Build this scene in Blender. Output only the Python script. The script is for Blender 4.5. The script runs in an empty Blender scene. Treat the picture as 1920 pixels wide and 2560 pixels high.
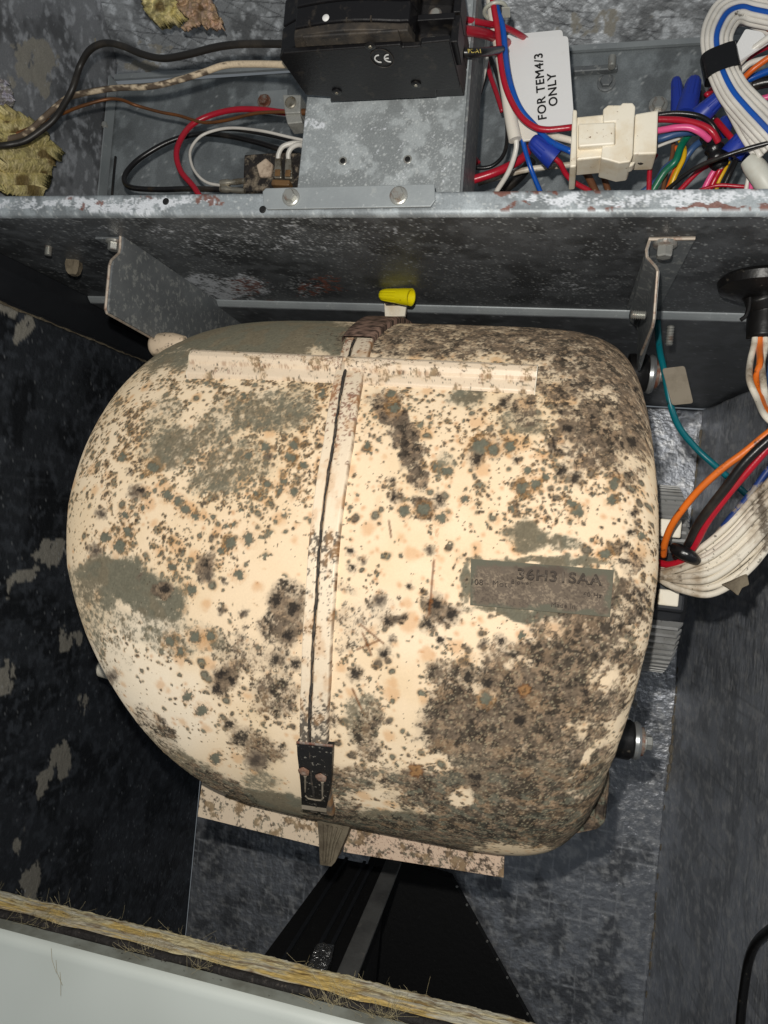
import bpy, bmesh, math, random
import numpy as np
from mathutils import Vector, Matrix

C = bpy.context.scene.collection
rng = np.random.default_rng(7)
random.seed(7)

# ------------------------------------------------------------------ camera, world, lamp, exposure
F = 1800.0                                     # focal length of the phone in photo pixels (1920 x 2560)
YAW, ROLL = math.radians(-13.15), math.radians(-5.38)
cyw, syw, cr, sr = math.cos(YAW), math.sin(YAW), math.cos(ROLL), math.sin(ROLL)
FW = np.array([syw, cyw, 0.0])
r0 = np.array([cyw, -syw, 0.0])
d0 = np.cross(FW, r0)
RT = cr * r0 + sr * d0
DN = -sr * r0 + cr * d0
M3 = np.array([RT, DN, FW])

cam = bpy.data.cameras.new("camera")
co = bpy.data.objects.new("camera", cam)
C.objects.link(co)
cam.sensor_fit = 'VERTICAL'
cam.sensor_height = 36.0
cam.sensor_width = 27.0
cam.lens = F / 2560 * 36.0
cam.clip_start = 0.01
cam.clip_end = 50
co.matrix_world = Matrix(((RT[0], -DN[0], -FW[0], 0), (RT[1], -DN[1], -FW[1], 0), (RT[2], -DN[2], -FW[2], 0), (0, 0, 0, 1)))
bpy.context.scene.camera = co

W = bpy.data.worlds.new("World")
bpy.context.scene.world = W
W.use_nodes = True
W.node_tree.nodes["Background"].inputs[0].default_value = (0.85, 0.93, 1.0, 1)
W.node_tree.nodes["Background"].inputs[1].default_value = 0.15

fl = bpy.data.lights.new("phone_flash", 'POINT')      # the phone's flash beside the lens
fl.energy = 7.3
fl.color = (1.0, 0.965, 0.90)
fl.shadow_soft_size = 0.004
fo = bpy.data.objects.new("phone_flash", fl)
C.objects.link(fo)
fo.location = Vector(-DN * 0.036 - RT * 0.012 + FW * 0.004)

sc = bpy.context.scene
sc.view_settings.view_transform = 'Standard'
sc.view_settings.look = 'None'
sc.view_settings.exposure = 0.0
sc.view_settings.gamma = 1.0
sc.cycles.use_denoising = True
sc.cycles.max_bounces = 6
sc.cycles.sample_clamp_indirect = 4.0

# ------------------------------------------------------------------ helpers: photo pixel -> point on a real plane
def ray(x, y): return M3.T @ np.array([(x - 960) / F, (y - 1280) / F, 1.0])
def PY(x, y, Y): r = ray(x, y); return r * Y / r[1]
def PZ(x, y, Z): r = ray(x, y); return r * Z / r[2]
def PX(x, y, X): r = ray(x, y); return r * X / r[0]
def proj(p):
    c = np.asarray(p) @ M3.T
    return np.stack([960 + F * c[..., 0] / c[..., 2], 1280 + F * c[..., 1] / c[..., 2]], -1)

def lin(r, g=None, b=None):
    if g is None: r, g, b = r
    f = lambda v: (v / 255 / 12.92) if v / 255 <= .04045 else ((v / 255 + .055) / 1.055) ** 2.4
    return np.array([f(r), f(g), f(b)])

# ------------------------------------------------------------------ numpy noise
def sm(a, b, x):
    t = np.clip((x - a) / (b - a), 0, 1)
    return t * t * (3 - 2 * t)
_tab = np.random.default_rng(3).random((16, 256, 256))
def vnoise(x, y, seed=0):
    t = _tab[seed % 16]
    xi, yi = np.floor(x).astype(int), np.floor(y).astype(int)
    fx, fy = x - xi, y - yi
    fx, fy = fx * fx * (3 - 2 * fx), fy * fy * (3 - 2 * fy)
    a, b = t[yi & 255, xi & 255], t[yi & 255, (xi + 1) & 255]
    c, d = t[(yi + 1) & 255, xi & 255], t[(yi + 1) & 255, (xi + 1) & 255]
    return (a * (1 - fx) + b * fx) * (1 - fy) + (c * (1 - fx) + d * fx) * fy
def fbm(x, y, seed=0, o=4, g=0.55):
    s, a, n = 0, 1.0, 0
    for k in range(o):
        s = s + a * vnoise(x * 2 ** k + 17.3 * k + 5.1 * seed, y * 2 ** k + 9.7 * k + 3.3 * seed, seed + k)
        n += a
        a *= g
    return s / n
def wspots(x, y, dens, seed, rlo=.12, rhi=.48, soft=.10):
    """round colonies scattered one per unit cell; returns cover and the radius-relative distance"""
    xi, yi = np.floor(x).astype(int), np.floor(y).astype(int)
    t = _tab
    cov = np.zeros_like(x)
    core = np.zeros_like(x)
    for dx in (-1, 0, 1):
        for dy in (-1, 0, 1):
            a, b = (xi + dx) & 255, (yi + dy) & 255
            px = xi + dx + t[seed % 16][b, a]
            py = yi + dy + t[(seed + 1) % 16][b, a]
            q = t[(seed + 2) % 16][b, a]
            rr = rlo + (rhi - rlo) * t[(seed + 3) % 16][b, a] ** 1.4
            d = np.hypot(x - px, y - py)
            on = (q < dens)
            m = on * sm(rr + soft * .5, rr - soft * .5, d)
            cov = np.maximum(cov, m)
            core = np.maximum(core, on * sm(rr * .8, rr * .3, d))
    return cov, core
def mixc(col, c, a):
    c = np.asarray(c, float)
    return col + (c - col) * a[..., None]

# ------------------------------------------------------------------ materials
def new_mat(name):
    m = bpy.data.materials.new(name)
    m.use_nodes = True
    nt = m.node_tree
    b = nt.nodes["Principled BSDF"]
    return m, nt, b
def bump_chain(nt, b, bumps, coord):
    prev = None
    for (kind, scale, strength, dist) in bumps:
        if kind == 'voronoi':
            t = nt.nodes.new("ShaderNodeTexVoronoi"); out = t.outputs["Distance"]
        else:
            t = nt.nodes.new("ShaderNodeTexNoise"); t.inputs["Detail"].default_value = 6; out = t.outputs[0]
        t.inputs["Scale"].default_value = scale
        nt.links.new(coord, t.inputs["Vector"])
        n = nt.nodes.new("ShaderNodeBump")
        n.inputs["Strength"].default_value = strength
        n.inputs["Distance"].default_value = dist
        nt.links.new(out, n.inputs["Height"])
        if prev: nt.links.new(prev.outputs[0], n.inputs["Normal"])
        prev = n
    if prev: nt.links.new(prev.outputs[0], b.inputs["Normal"])
def mat(name, base, rough=.5, metal=0.0, layers=(), bumps=(), spec=.5, trans=0.0, stretch=(1, 1, 1), coat=0):
    """base colour (linear) under layers (scale, lo, hi, colour, alpha, detail)"""
    m, nt, b = new_mat(name)
    N, L = nt.nodes, nt.links
    tc = N.new("ShaderNodeTexCoord")
    mp = N.new("ShaderNodeMapping")
    mp.inputs["Scale"].default_value = stretch
    L.new(tc.outputs["Object"], mp.inputs["Vector"])
    coord = mp.outputs[0]
    col = N.new("ShaderNodeRGB")
    col.outputs[0].default_value = (*base, 1)
    cur = col.outputs[0]
    for i, (scale, lo, hi, c, a, det) in enumerate(layers):
        t = N.new("ShaderNodeTexNoise")
        t.noise_dimensions = '4D'
        t.inputs["W"].default_value = i * 3.7 + len(name)
        t.inputs["Scale"].default_value = scale
        t.inputs["Detail"].default_value = det
        t.inputs["Roughness"].default_value = .62
        L.new(coord, t.inputs["Vector"])
        mr = N.new("ShaderNodeMapRange")
        mr.inputs[1].default_value = lo
        mr.inputs[2].default_value = hi
        mr.inputs[3].default_value = 0
        mr.inputs[4].default_value = a
        L.new(t.outputs[0], mr.inputs[0])
        mx = N.new("ShaderNodeMix"); mx.data_type = 'RGBA'
        L.new(mr.outputs[0], mx.inputs[0])
        L.new(cur, mx.inputs[6])
        mx.inputs[7].default_value = (*c, 1)
        cur = mx.outputs[2]
    L.new(cur, b.inputs["Base Color"])
    b.inputs["Roughness"].default_value = rough
    b.inputs["Metallic"].default_value = metal
    b.inputs["Specular IOR Level"].default_value = spec
    b.inputs["Transmission Weight"].default_value = trans
    b.inputs["Coat Weight"].default_value = coat
    bump_chain(nt, b, bumps, coord)
    return m
def painted(name, r0, r1, m0=0.0, m1=0.0, bumps=(), spec=.5, stretch=(1, 1, 1), grain=.13, chalk=0.0):
    """colour from the painted attribute; its alpha (dirt) moves roughness r0->r1 and metal m0->m1"""
    m, nt, b = new_mat(name)
    N, L = nt.nodes, nt.links
    tc = N.new("ShaderNodeTexCoord")
    mp = N.new("ShaderNodeMapping")
    mp.inputs["Scale"].default_value = stretch
    L.new(tc.outputs["Object"], mp.inputs["Vector"])
    at = N.new("ShaderNodeAttribute")
    at.attribute_name = "stain"
    t = N.new("ShaderNodeTexNoise")
    t.inputs["Scale"].default_value = 900
    t.inputs["Detail"].default_value = 3
    L.new(mp.outputs[0], t.inputs["Vector"])
    mr = N.new("ShaderNodeMapRange")
    mr.inputs[1].default_value = .3; mr.inputs[2].default_value = .7
    mr.inputs[3].default_value = 1 - grain; mr.inputs[4].default_value = 1 + grain * .9
    L.new(t.outputs[0], mr.inputs[0])
    mu = N.new("ShaderNodeVectorMath"); mu.operation = 'SCALE'
    L.new(at.outputs["Color"], mu.inputs[0]); L.new(mr.outputs[0], mu.inputs["Scale"])
    L.new(mu.outputs[0], b.inputs["Base Color"])
    for a0, a1, sock in ((r0, r1, "Roughness"), (m0, m1, "Metallic")):
        q = N.new("ShaderNodeMapRange")
        q.inputs[3].default_value = a0; q.inputs[4].default_value = a1
        L.new(at.outputs["Alpha"], q.inputs[0]); L.new(q.outputs[0], b.inputs[sock])
    b.inputs["Specular IOR Level"].default_value = spec
    b.inputs["Diffuse Roughness"].default_value = chalk
    bump_chain(nt, b, bumps, mp.outputs[0])
    return m

DIRT = lin(52, 42, 30)
def wire_mat(name, c, rough=.34, dirt=.0):
    ly = [(60, .45, .75, lin(*c) * .72, .7, 4), (34, .52, .72, lin(*c) * .5 + lin(120, 108, 92) * .5, .45, 6)]
    if dirt: ly.append((95, .655 - dirt * .10, .70 - dirt * .08, DIRT, .85, 6))
    return mat(name, lin(*c), rough, 0, ly, [('noise', 700, .15, .0006)])
MT = dict(
    galv=mat("galvanised_steel", lin(168, 174, 176), .48, .25, [(18, .35, .7, lin(130, 136, 140), .7, 6), (240, .60, .68, lin(196, 200, 200), .6, 5), (90, .62, .70, lin(186, 190, 188), .5, 6)], [('noise', 350, .12, .001)]),
    galv_dark=mat("dull_galvanised_steel", lin(128, 132, 134), .5, .25, [(25, .35, .7, lin(92, 96, 100), .8, 6), (230, .53, .62, lin(176, 178, 174), .6, 4)], [('noise', 300, .15, .001)]),
    dim=mat("dim_grey_sheet", lin(46, 48, 52), .5, .3, [(30, .4, .7, lin(34, 36, 40), .7, 6)], [('noise', 200, .1, .001)]),
    lugmat=mat("specked_cream_shell", lin(226, 204, 176), .5, 0, [(70, .46, .58, lin(120, 110, 90), .85, 6), (200, .58, .64, lin(70, 58, 46), .8, 5)]),
    edge=mat("cut_steel_edge", lin(176, 164, 150), .5, .3, [(200, .5, .65, lin(120, 78, 58), .7, 5)]),
    zinc=mat("zinc_plated_bolt", lin(186, 186, 180), .36, .65, [(160, .52, .66, lin(140, 98, 74), .6, 5)], [('noise', 400, .1, .0005)]),
    rusty=mat("rusty_bolt", lin(150, 140, 130), .6, .3, [(180, .4, .55, lin(122, 70, 48), .9, 5)]),
    black=mat("black_moulded_plastic", lin(17, 16, 18), .42, 0, [(120, .56, .72, lin(86, 78, 68), .45, 7)], [('noise', 500, .15, .0008)]),
    dust=mat("dusty_black_plastic", lin(34, 32, 31), .6, 0, [(55, .42, .62, lin(84, 74, 62), .7, 7), (300, .6, .7, lin(110, 100, 86), .5, 4)], [('noise', 300, .3, .001)]),
    rubber=mat("black_rubber", lin(22, 21, 21), .38, 0, [(200, .62, .68, lin(120, 112, 98), .5, 5)], [('noise', 300, .2, .001)]),
    tape=mat("black_tape", lin(20, 20, 22), .30, 0, [(120, .6, .75, lin(90, 84, 76), .3, 5)], [('noise', 180, .35, .002)]),
    dark=mat("dark_void_metal", lin(14, 14, 15), .7, .0, [(260, .66, .70, lin(60, 60, 58), .6, 4)], [('noise', 200, .3, .002)]),
    rail=mat("grey_coil_rail", lin(118, 118, 116), .6, .2, [(30, .4, .7, lin(70, 70, 70), .7, 6), (140, .62, .7, lin(150, 146, 138), .5, 5)], [('noise', 120, .3, .002)]),
    tapefoil=mat("crumpled_foil_tape", lin(190, 190, 190), .22, .95, [], [('noise', 90, .9, .006), ('noise', 260, .5, .002)]),
    blue_nut=mat("blue_wire_nut_plastic", lin(34, 58, 158), .42, 0, [(160, .58, .72, lin(52, 56, 96), .7, 6)], [('noise', 500, .1, .0006)]),
    yellow_nut=mat("yellow_wire_nut_plastic", lin(238, 222, 10), .40, 0, [(260, .66, .7, lin(150, 120, 20), .5, 4)]),
    ivory=mat("ivory_nylon", lin(246, 238, 220), .42, 0, [(34, .48, .66, lin(214, 188, 144), .6, 6), (300, .64, .68, lin(120, 84, 52), .85, 5), (70, .64, .72, lin(150, 108, 70), .7, 7)]),
    tag=mat("white_card", lin(236, 236, 236), .5, 0, [(30, .6, .8, lin(214, 206, 192), .5, 5)]),
    tag_dirty=mat("grubby_card", lin(150, 140, 124), .8, 0, [(60, .45, .6, lin(126, 116, 100), .8, 5), (160, .6, .66, lin(180, 168, 146), .6, 5)]),
    ink=mat("black_print", lin(16, 16, 18), .6),
    white_print=mat("white_print", lin(225, 225, 222), .5),
    gold_print=mat("yellow_print", lin(190, 170, 90), .5),
    nylon=mat("clear_nylon_tie", lin(206, 206, 192), .35, 0, [], (), .5, .25),
    sleeve=mat("white_sleeve", lin(232, 226, 214), .4, 0, [(90, .56, .7, lin(176, 160, 132), .6, 6), (320, .66, .69, DIRT, .8, 4)]),
    burnt=mat("burnt_black_terminal", lin(34, 30, 28), .8, 0, [(130, .5, .62, lin(160, 146, 126), .75, 7), (60, .55, .7, lin(110, 92, 74), .6, 5)], [('noise', 220, .8, .003)]),
    tab=mat("tin_tab", lin(168, 162, 148), .35, .7, [(180, .5, .6, lin(110, 96, 74), .7, 4)]),
    brown=mat("brown_phenolic", lin(122, 92, 58), .5, 0, [(150, .45, .65, lin(70, 50, 34), .8, 5)]),
    lug=mat("cast_aluminium", lin(178, 178, 172), .5, .45, [(150, .5, .7, lin(128, 126, 120), .7, 6)], [('noise', 300, .3, .001)]),
    motor=mat("motor_alloy", lin(196, 196, 194), .45, .5, [(50, .45, .7, lin(120, 116, 108), .7, 6), (300, .62, .68, lin(80, 68, 54), .7, 5)]),
    washer=mat("steel_washer", lin(182, 184, 184), .3, .7),
    sill=mat("pale_grey_paint", lin(222, 228, 222), .42, 0, [(4, .4, .7, lin(182, 188, 180), .6, 3)], [('noise', 900, .05, .0004)]),
    sill_dirty=mat("soiled_grey_paint", lin(150, 154, 146), .6, 0, [(40, .45, .65, lin(112, 112, 102), .8, 6), (180, .64, .68, lin(44, 38, 32), .9, 6)]),
    groove=mat("groove_dirt", lin(58, 54, 50), .9, 0, [(200, .5, .62, lin(110, 96, 80), .6, 6)], [('noise', 300, .6, .002)]),
    faint=mat("faded_print", lin(64, 56, 49), .9, 0, [(300, .54, .62, lin(108, 97, 85), .8, 5)]),
    gasket=mat("foam_gasket", lin(34, 30, 28), .75, 0, [(300, .58, .66, lin(92, 84, 76), .7, 5)], [('noise', 260, .8, .003)]),
    fibre=mat("glass_fibre_strand", lin(196, 182, 142), .6, 0, [(20, .4, .6, lin(150, 140, 110), .6, 3)]),
    paper=mat("torn_kraft_paper", lin(196, 170, 134), .7, 0, [(40, .45, .62, lin(142, 110, 80), .7, 6)], [('noise', 90, .6, .004)]),
    copper=mat("aged_copper", lin(136, 84, 44), .45, .35, [(40, .4, .6, lin(84, 62, 44), .7, 5)]),
    clip=mat("black_enamel_clip", lin(30, 29, 29), .5, 0, [(420, .60, .66, lin(170, 164, 152), .7, 4), (70, .6, .75, lin(92, 84, 74), .5, 6)], [('noise', 400, .3, .001)]),
    rust_dot=mat("rusted_rivet", lin(140, 104, 84), .7, .1, [(300, .42, .6, lin(170, 150, 136), .8, 5)], [('noise', 300, .6, .002)]),
    debris=mat("grey_debris", lin(120, 110, 92), .85, 0, [(80, .45, .6, lin(84, 74, 60), .8, 6)], [('noise', 160, .6, .003)]),
    w_black=wire_mat("black_wire_insulation", (28, 27, 28), .3, .35),
    w_sooty=wire_mat("sooty_black_wire_insulation", (40, 37, 34), .45, 0),
    w_red=wire_mat("red_wire_insulation", (176, 28, 48), .3),
    w_red_d=wire_mat("specked_red_wire_insulation", (182, 24, 44), .3, .25),
    w_pink=wire_mat("pink_wire_insulation", (236, 92, 148), .32),
    w_blue=wire_mat("blue_wire_insulation", (20, 84, 176), .3, .15),
    w_blue_d=wire_mat("dull_blue_wire_insulation", (58, 88, 132), .4, .3),
    w_white=wire_mat("white_wire_insulation", (228, 224, 216), .34, .1),
    w_white_d=mat("grimy_white_wire_insulation", lin(234, 226, 210), .4, 0, [(24, .48, .60, lin(140, 116, 86), .85, 6), (46, .56, .62, lin(70, 54, 38), .85, 6), (240, .62, .66, DIRT, .8, 4)], [('noise', 700, .15, .0006)]),
    w_orange=wire_mat("orange_wire_insulation", (226, 104, 34), .34, .15),
    w_orange_d=wire_mat("grimy_orange_wire_insulation", (240, 120, 36), .36, .7),
    w_green=wire_mat("green_wire_insulation", (12, 112, 84), .34, .1),
    w_teal=wire_mat("teal_ground_wire_insulation", (6, 116, 128), .34, .4),
    w_yellow=wire_mat("yellow_wire_insulation", (222, 176, 30), .34, .3),
    w_brown=wire_mat("brown_wire_insulation", (112, 72, 46), .4, .2),
)
MT['painted_shell'] = painted("mould_stained_shell", .50, .95, 0, 0, [('noise', 1100, .08, .0005)], .30, (1, 1, 1), .03, .7)
MT['painted_steel'] = painted("weathered_galvanised_sheet", .42, .85, .28, .02, [('noise', 260, .10, .001)])
MT['painted_foil'] = painted("scrim_foil_facing", .40, .75, .45, .02, [('noise', 26, .30, .006), ('noise', 160, .35, .002)])
MT['painted_foil_streaky'] = painted("streaky_foil_facing", .27, .7, .55, .05, [('noise', 38, .7, .006), ('noise', 170, .6, .003)], .5, (1, 1, .45))
MT['painted_foil_back'] = painted("bare_scrim_foil_facing", .36, .7, .72, .05, [('noise', 30, .45, .006), ('noise', 150, .6, .003)])
MT['painted_foil_left'] = painted("shade_toned_foil_facing", .34, .85, .55, .02, [('noise', 40, .25, .004), ('noise', 220, .5, .002)])
MT['painted_trim'] = painted("stained_moulded_trim", .42, .95, 0, 0, [('noise', 1100, .08, .0005)], .4, (1, 1, 1), .03, .15)
MT['painted_wool'] = painted("glass_wool", .9, .9, 0, 0, [('noise', 420, .7, .002)], .2, (.22, 1, 1), .2)
MT['painted_wire'] = painted("sooty_white_wire", .4, .8, 0, 0, [('noise', 600, .2, .0008)])

# ------------------------------------------------------------------ objects
def props(o, label=None, cat=None, group=None, kind=None):
    if label: o['label'] = label
    if cat: o['category'] = cat
    if group: o['group'] = group
    if kind: o['kind'] = kind
    return o
def thing(name, label, cat, loc, group=None):
    o = bpy.data.objects.new(name, None)
    o.empty_display_size = .01
    C.objects.link(o)
    o.location = Vector(loc)
    return props(o, label, cat, group)
def wpos(o):
    p = Vector((0, 0, 0))
    while o:
        p = p + o.location
        o = o.parent
    return p
def link(name, me, m, parent=None, smooth=False):
    o = bpy.data.objects.new(name, me)
    C.objects.link(o)
    if parent is not None:
        o.parent = parent
        w = wpos(parent)
        n = len(me.vertices)
        a = np.empty(n * 3); me.vertices.foreach_get('co', a)
        a = a.reshape(-1, 3) - np.array(w)
        me.vertices.foreach_set('co', a.ravel())
    if m is not None: me.materials.append(MT[m] if isinstance(m, str) else m)
    me.polygons.foreach_set('use_smooth', np.full(len(me.polygons), bool(smooth)))
    me.update()
    return o
def base_at_centre(o):
    """move a lone mesh's origin to its own middle so that it turns about itself"""
    me = o.data
    n = len(me.vertices); a = np.empty(n * 3); me.vertices.foreach_get('co', a); a = a.reshape(-1, 3)
    c = (a.min(0) + a.max(0)) / 2
    me.vertices.foreach_set('co', (a - c).ravel()); me.update()
    o.location = Vector(c)
    return o

def frame(d):
    d = np.asarray(d, float); d = d / np.linalg.norm(d)
    a = np.array([0, 0, 1.0]) if abs(d[2]) < .9 else np.array([1.0, 0, 0])
    u = np.cross(a, d); u /= np.linalg.norm(u)
    return u, np.cross(d, u), d
class MB:
    def __init__(s): s.v, s.f = [], []
    def add(s, vs, fs):
        k = len(s.v)
        s.v += [tuple(map(float, p)) for p in vs]
        s.f += [tuple(i + k for i in f) for f in fs]
        return s
    def prism(s, poly, vec):
        """closed solid: 3-D polygon pushed along vec"""
        p = [np.asarray(q, float) for q in poly]; n = len(p); vec = np.asarray(vec, float)
        s.add(p + [q + vec for q in p], [tuple(range(n))[::-1], tuple(range(n, 2 * n))] + [(i, (i + 1) % n, n + (i + 1) % n, n + i) for i in range(n)])
        return s
    def box(s, a, b):
        a, b = np.minimum(a, b), np.maximum(a, b)
        return s.prism([(a[0], a[1], a[2]), (b[0], a[1], a[2]), (b[0], b[1], a[2]), (a[0], b[1], a[2])], (0, 0, b[2] - a[2]))
    def lathe(s, origin, axis, prof, n=24, rib=None):
        """prof: (distance along axis, radius); rib(k, r) may shape the radius"""
        u, v, d = frame(axis); o = np.asarray(origin, float)
        vs, fs = [], []
        for (t, r) in prof:
            for k in range(n):
                a = 2 * math.pi * k / n
                rr = r if rib is None else rib(k, r)
                vs.append(o + d * t + (u * math.cos(a) + v * math.sin(a)) * rr)
        for i in range(len(prof) - 1):
            for k in range(n):
                fs.append((i * n + k, i * n + (k + 1) % n, (i + 1) * n + (k + 1) % n, (i + 1) * n + k))
        fs.append(tuple(range(n))[::-1]); fs.append(tuple(range((len(prof) - 1) * n, len(prof) * n)))
        return s.add(vs, fs)
    def tube(s, pts, r, n=10):
        P = np.asarray(pts, float); m = len(P)
        T = np.gradient(P, axis=0); T /= np.linalg.norm(T, axis=1)[:, None] + 1e-12
        u, v, _ = frame(T[0]); vs, fs = [], []
        rr = np.full(m, r) if np.isscalar(r) else np.asarray(r)
        for i in range(m):
            u = u - T[i] * np.dot(u, T[i]); u /= np.linalg.norm(u); v = np.cross(T[i], u)
            for k in range(n):
                a = 2 * math.pi * k / n
                vs.append(P[i] + (u * math.cos(a) + v * math.sin(a)) * rr[i])
        for i in range(m - 1):
            for k in range(n):
                fs.append((i * n + k, i * n + (k + 1) % n, (i + 1) * n + (k + 1) % n, (i + 1) * n + k))
        fs.append(tuple(range(n))[::-1]); fs.append(tuple(range((m - 1) * n, m * n)))
        return s.add(vs, fs)
    def mesh(s, name):
        me = bpy.data.meshes.new(name); me.from_pydata(s.v, [], s.f); me.validate(); me.update()
        return me
    def build(s, name, m, parent=None, smooth=False, bevel=0):
        me = s.mesh(name)
        bm = bmesh.new(); bm.from_mesh(me)
        bmesh.ops.recalc_face_normals(bm, faces=bm.faces)
        if bevel:
            ed = [e for e in bm.edges if e.is_manifold and e.calc_face_angle(0) > .5]
            bmesh.ops.bevel(bm, geom=ed, offset=bevel, segments=2, profile=.5, affect='EDGES', clamp_overlap=True)
        bm.to_mesh(me); bm.free()
        o = link(name, me, m, parent, smooth)
        if smooth and smooth != 'all':
            me.set_sharp_from_angle(angle=math.radians(40))
        return o

def spline(pts, step=6):
    P = np.asarray(pts, float)
    P = np.vstack([2 * P[0] - P[1], P, 2 * P[-1] - P[-2]])
    out = []
    for i in range(1, len(P) - 2):
        for t in np.linspace(0, 1, step, endpoint=False):
            a, b, c, d = P[i - 1], P[i], P[i + 1], P[i + 2]
            out.append(.5 * ((2 * b) + (-a + c) * t + (2 * a - 5 * b + 4 * c - d) * t * t + (-a + 3 * b - 3 * c + d) * t ** 3))
    out.append(P[-2])
    return np.array(out)
def path(px, step=6): return spline([PY(x, y, Y) for (x, y, Y) in px], step)
def wire(px, width, m, label, group=None, name='wire', cat='wire', step=7, parent=None, n=10):
    Ym = float(np.mean([p[2] for p in px]))
    r = width * Ym / F / 2
    P = path(px, step)
    o = MB().tube(P, r, n).build(name, m, parent, 'all')
    if parent is None:
        base_at_centre(o); props(o, label, cat, group)
    return o

def grid_mesh(name, P, stain=None, thick=None):
    """P (nv, nu, 3) -> mesh with a 'stain' colour attribute"""
    nv, nu = P.shape[:2]
    idx = np.arange(nv * nu).reshape(nv, nu)
    q = np.stack([idx[:-1, :-1], idx[:-1, 1:], idx[1:, 1:], idx[1:, :-1]], -1).reshape(-1, 4)
    co_ = P.reshape(-1, 3)
    st = None if stain is None else stain.reshape(-1, 4)
    if thick is not None:                               # closed sheet: back face and rim
        n0 = len(co_)
        ring = np.concatenate([idx[0, :], idx[1:, -1], idx[-1, -2::-1], idx[-2:0:-1, 0]])
        back = co_[ring] + np.asarray(thick)
        k = len(ring)
        rr = np.arange(k)
        rim = np.stack([ring, n0 + rr, n0 + (rr + 1) % k, ring[(rr + 1) % k]], -1)
        co_ = np.vstack([co_, back])
        q = np.vstack([q, rim])
        # coarse back
        a, b, c, d = 0, nu - 1, nu - 1 + nv - 1, 2 * (nu - 1) + nv - 1
        q = np.vstack([q, [[n0 + d, n0 + c, n0 + b, n0 + a]]])
        if st is not None: st = np.vstack([st, st[ring]])
    me = bpy.data.meshes.new(name)
    me.vertices.add(len(co_)); me.vertices.foreach_set('co', co_.astype(np.float32).ravel())
    me.loops.add(q.size); me.loops.foreach_set('vertex_index', q.ravel().astype(np.int32))
    me.polygons.add(len(q)); me.polygons.foreach_set('loop_start', np.arange(0, q.size, 4, dtype=np.int32))
    me.update(calc_edges=True)
    if st is not None:
        at = me.attributes.new('stain', 'FLOAT_COLOR', 'POINT')
        at.data.foreach_set('color', st.astype(np.float32).ravel())
    return me
def quad(p00, p10, p01, p11, nu, nv):
    u = np.linspace(0, 1, nu)[None, :, None]; v = np.linspace(0, 1, nv)[:, None, None]
    return (np.asarray(p00) * (1 - u) + np.asarray(p10) * u) * (1 - v) + (np.asarray(p01) * (1 - u) + np.asarray(p11) * u) * v
def blobs(px, lst, warp=0, seed=0, sc_=70.):
    """soft ellipses (x, y, rx, ry, angle, weight) in the place where the photo shows the stain"""
    x, y = px[..., 0], px[..., 1]
    if warp:
        x = x + warp * (fbm(px[..., 0] / sc_, px[..., 1] / sc_, seed) - .5) * 2
        y = y + warp * (fbm(px[..., 0] / sc_ + 31, px[..., 1] / sc_ + 11, seed + 1) - .5) * 2
    d = np.zeros(x.shape)
    for (cx, cy, rx, ry, a, w) in lst:
        a = math.radians(a); dx, dy = x - cx, y - cy
        u, v = (dx * math.cos(a) + dy * math.sin(a)) / rx, (-dx * math.sin(a) + dy * math.cos(a)) / ry
        d = np.maximum(d, w * sm(1.35, .55, np.hypot(u, v)))
    return d
def text_mesh(s, size, bold=0.0, align='CENTER'):
    cu = bpy.data.curves.new("text", 'FONT'); cu.body = s; cu.size = size; cu.bevel_depth = bold; cu.bevel_resolution = 0; cu.space_character = 1.10; cu.align_x = align; cu.align_y = 'CENTER'
    cu.extrude = size * .01
    o = bpy.data.objects.new("text", cu); C.objects.link(o)
    dg = bpy.context.evaluated_depsgraph_get()
    me = bpy.data.meshes.new_from_object(o.evaluated_get(dg))
    bpy.data.objects.remove(o)
    return me
def place_text(name, s, size, origin, xdir, ydir, m, parent, bold=0, align='CENTER', sx=1.0):
    me = text_mesh(s, size, bold, align)
    X = np.asarray(xdir, float); X = X / np.linalg.norm(X)
    Yd = np.asarray(ydir, float); Yd = Yd - X * np.dot(X, Yd); Yd /= np.linalg.norm(Yd)
    Z = np.cross(X, Yd)
    n = len(me.vertices); a = np.empty(n * 3); me.vertices.foreach_get('co', a); a = a.reshape(-1, 3)
    a = np.asarray(origin)[None] + a[:, :1] * X * sx + a[:, 1:2] * Yd + a[:, 2:] * Z
    me.vertices.foreach_set('co', a.ravel())
    me.materials.clear()
    return link(name, me, m, parent)
def hex_bolt(o, axis, r, h, m, parent, flange=1.45, name='hex_bolt', dome=True):
    b = MB()
    b.lathe(o, axis, [(0, r * flange), (h * .22, r * flange), (h * .3, r * 1.2)], 24)
    u, v, d = frame(axis); o = np.asarray(o, float)
    top = h
    b.lathe(o, axis, [(h * .25, r), (top * .9, r), (top, r * .86)], 6)
    return b.build(name, m, parent, bevel=0)
def threaded(o, axis, r, L, m, parent, name='screw', turns=7):
    prof = []
    for i in range(turns):
        t = L * i / turns
        prof += [(t, r * .78), (t + L / turns * .5, r)]
    prof += [(L, r * .7)]
    return MB().lathe(o, axis, prof, 14).build(name, m, parent, True)

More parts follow.
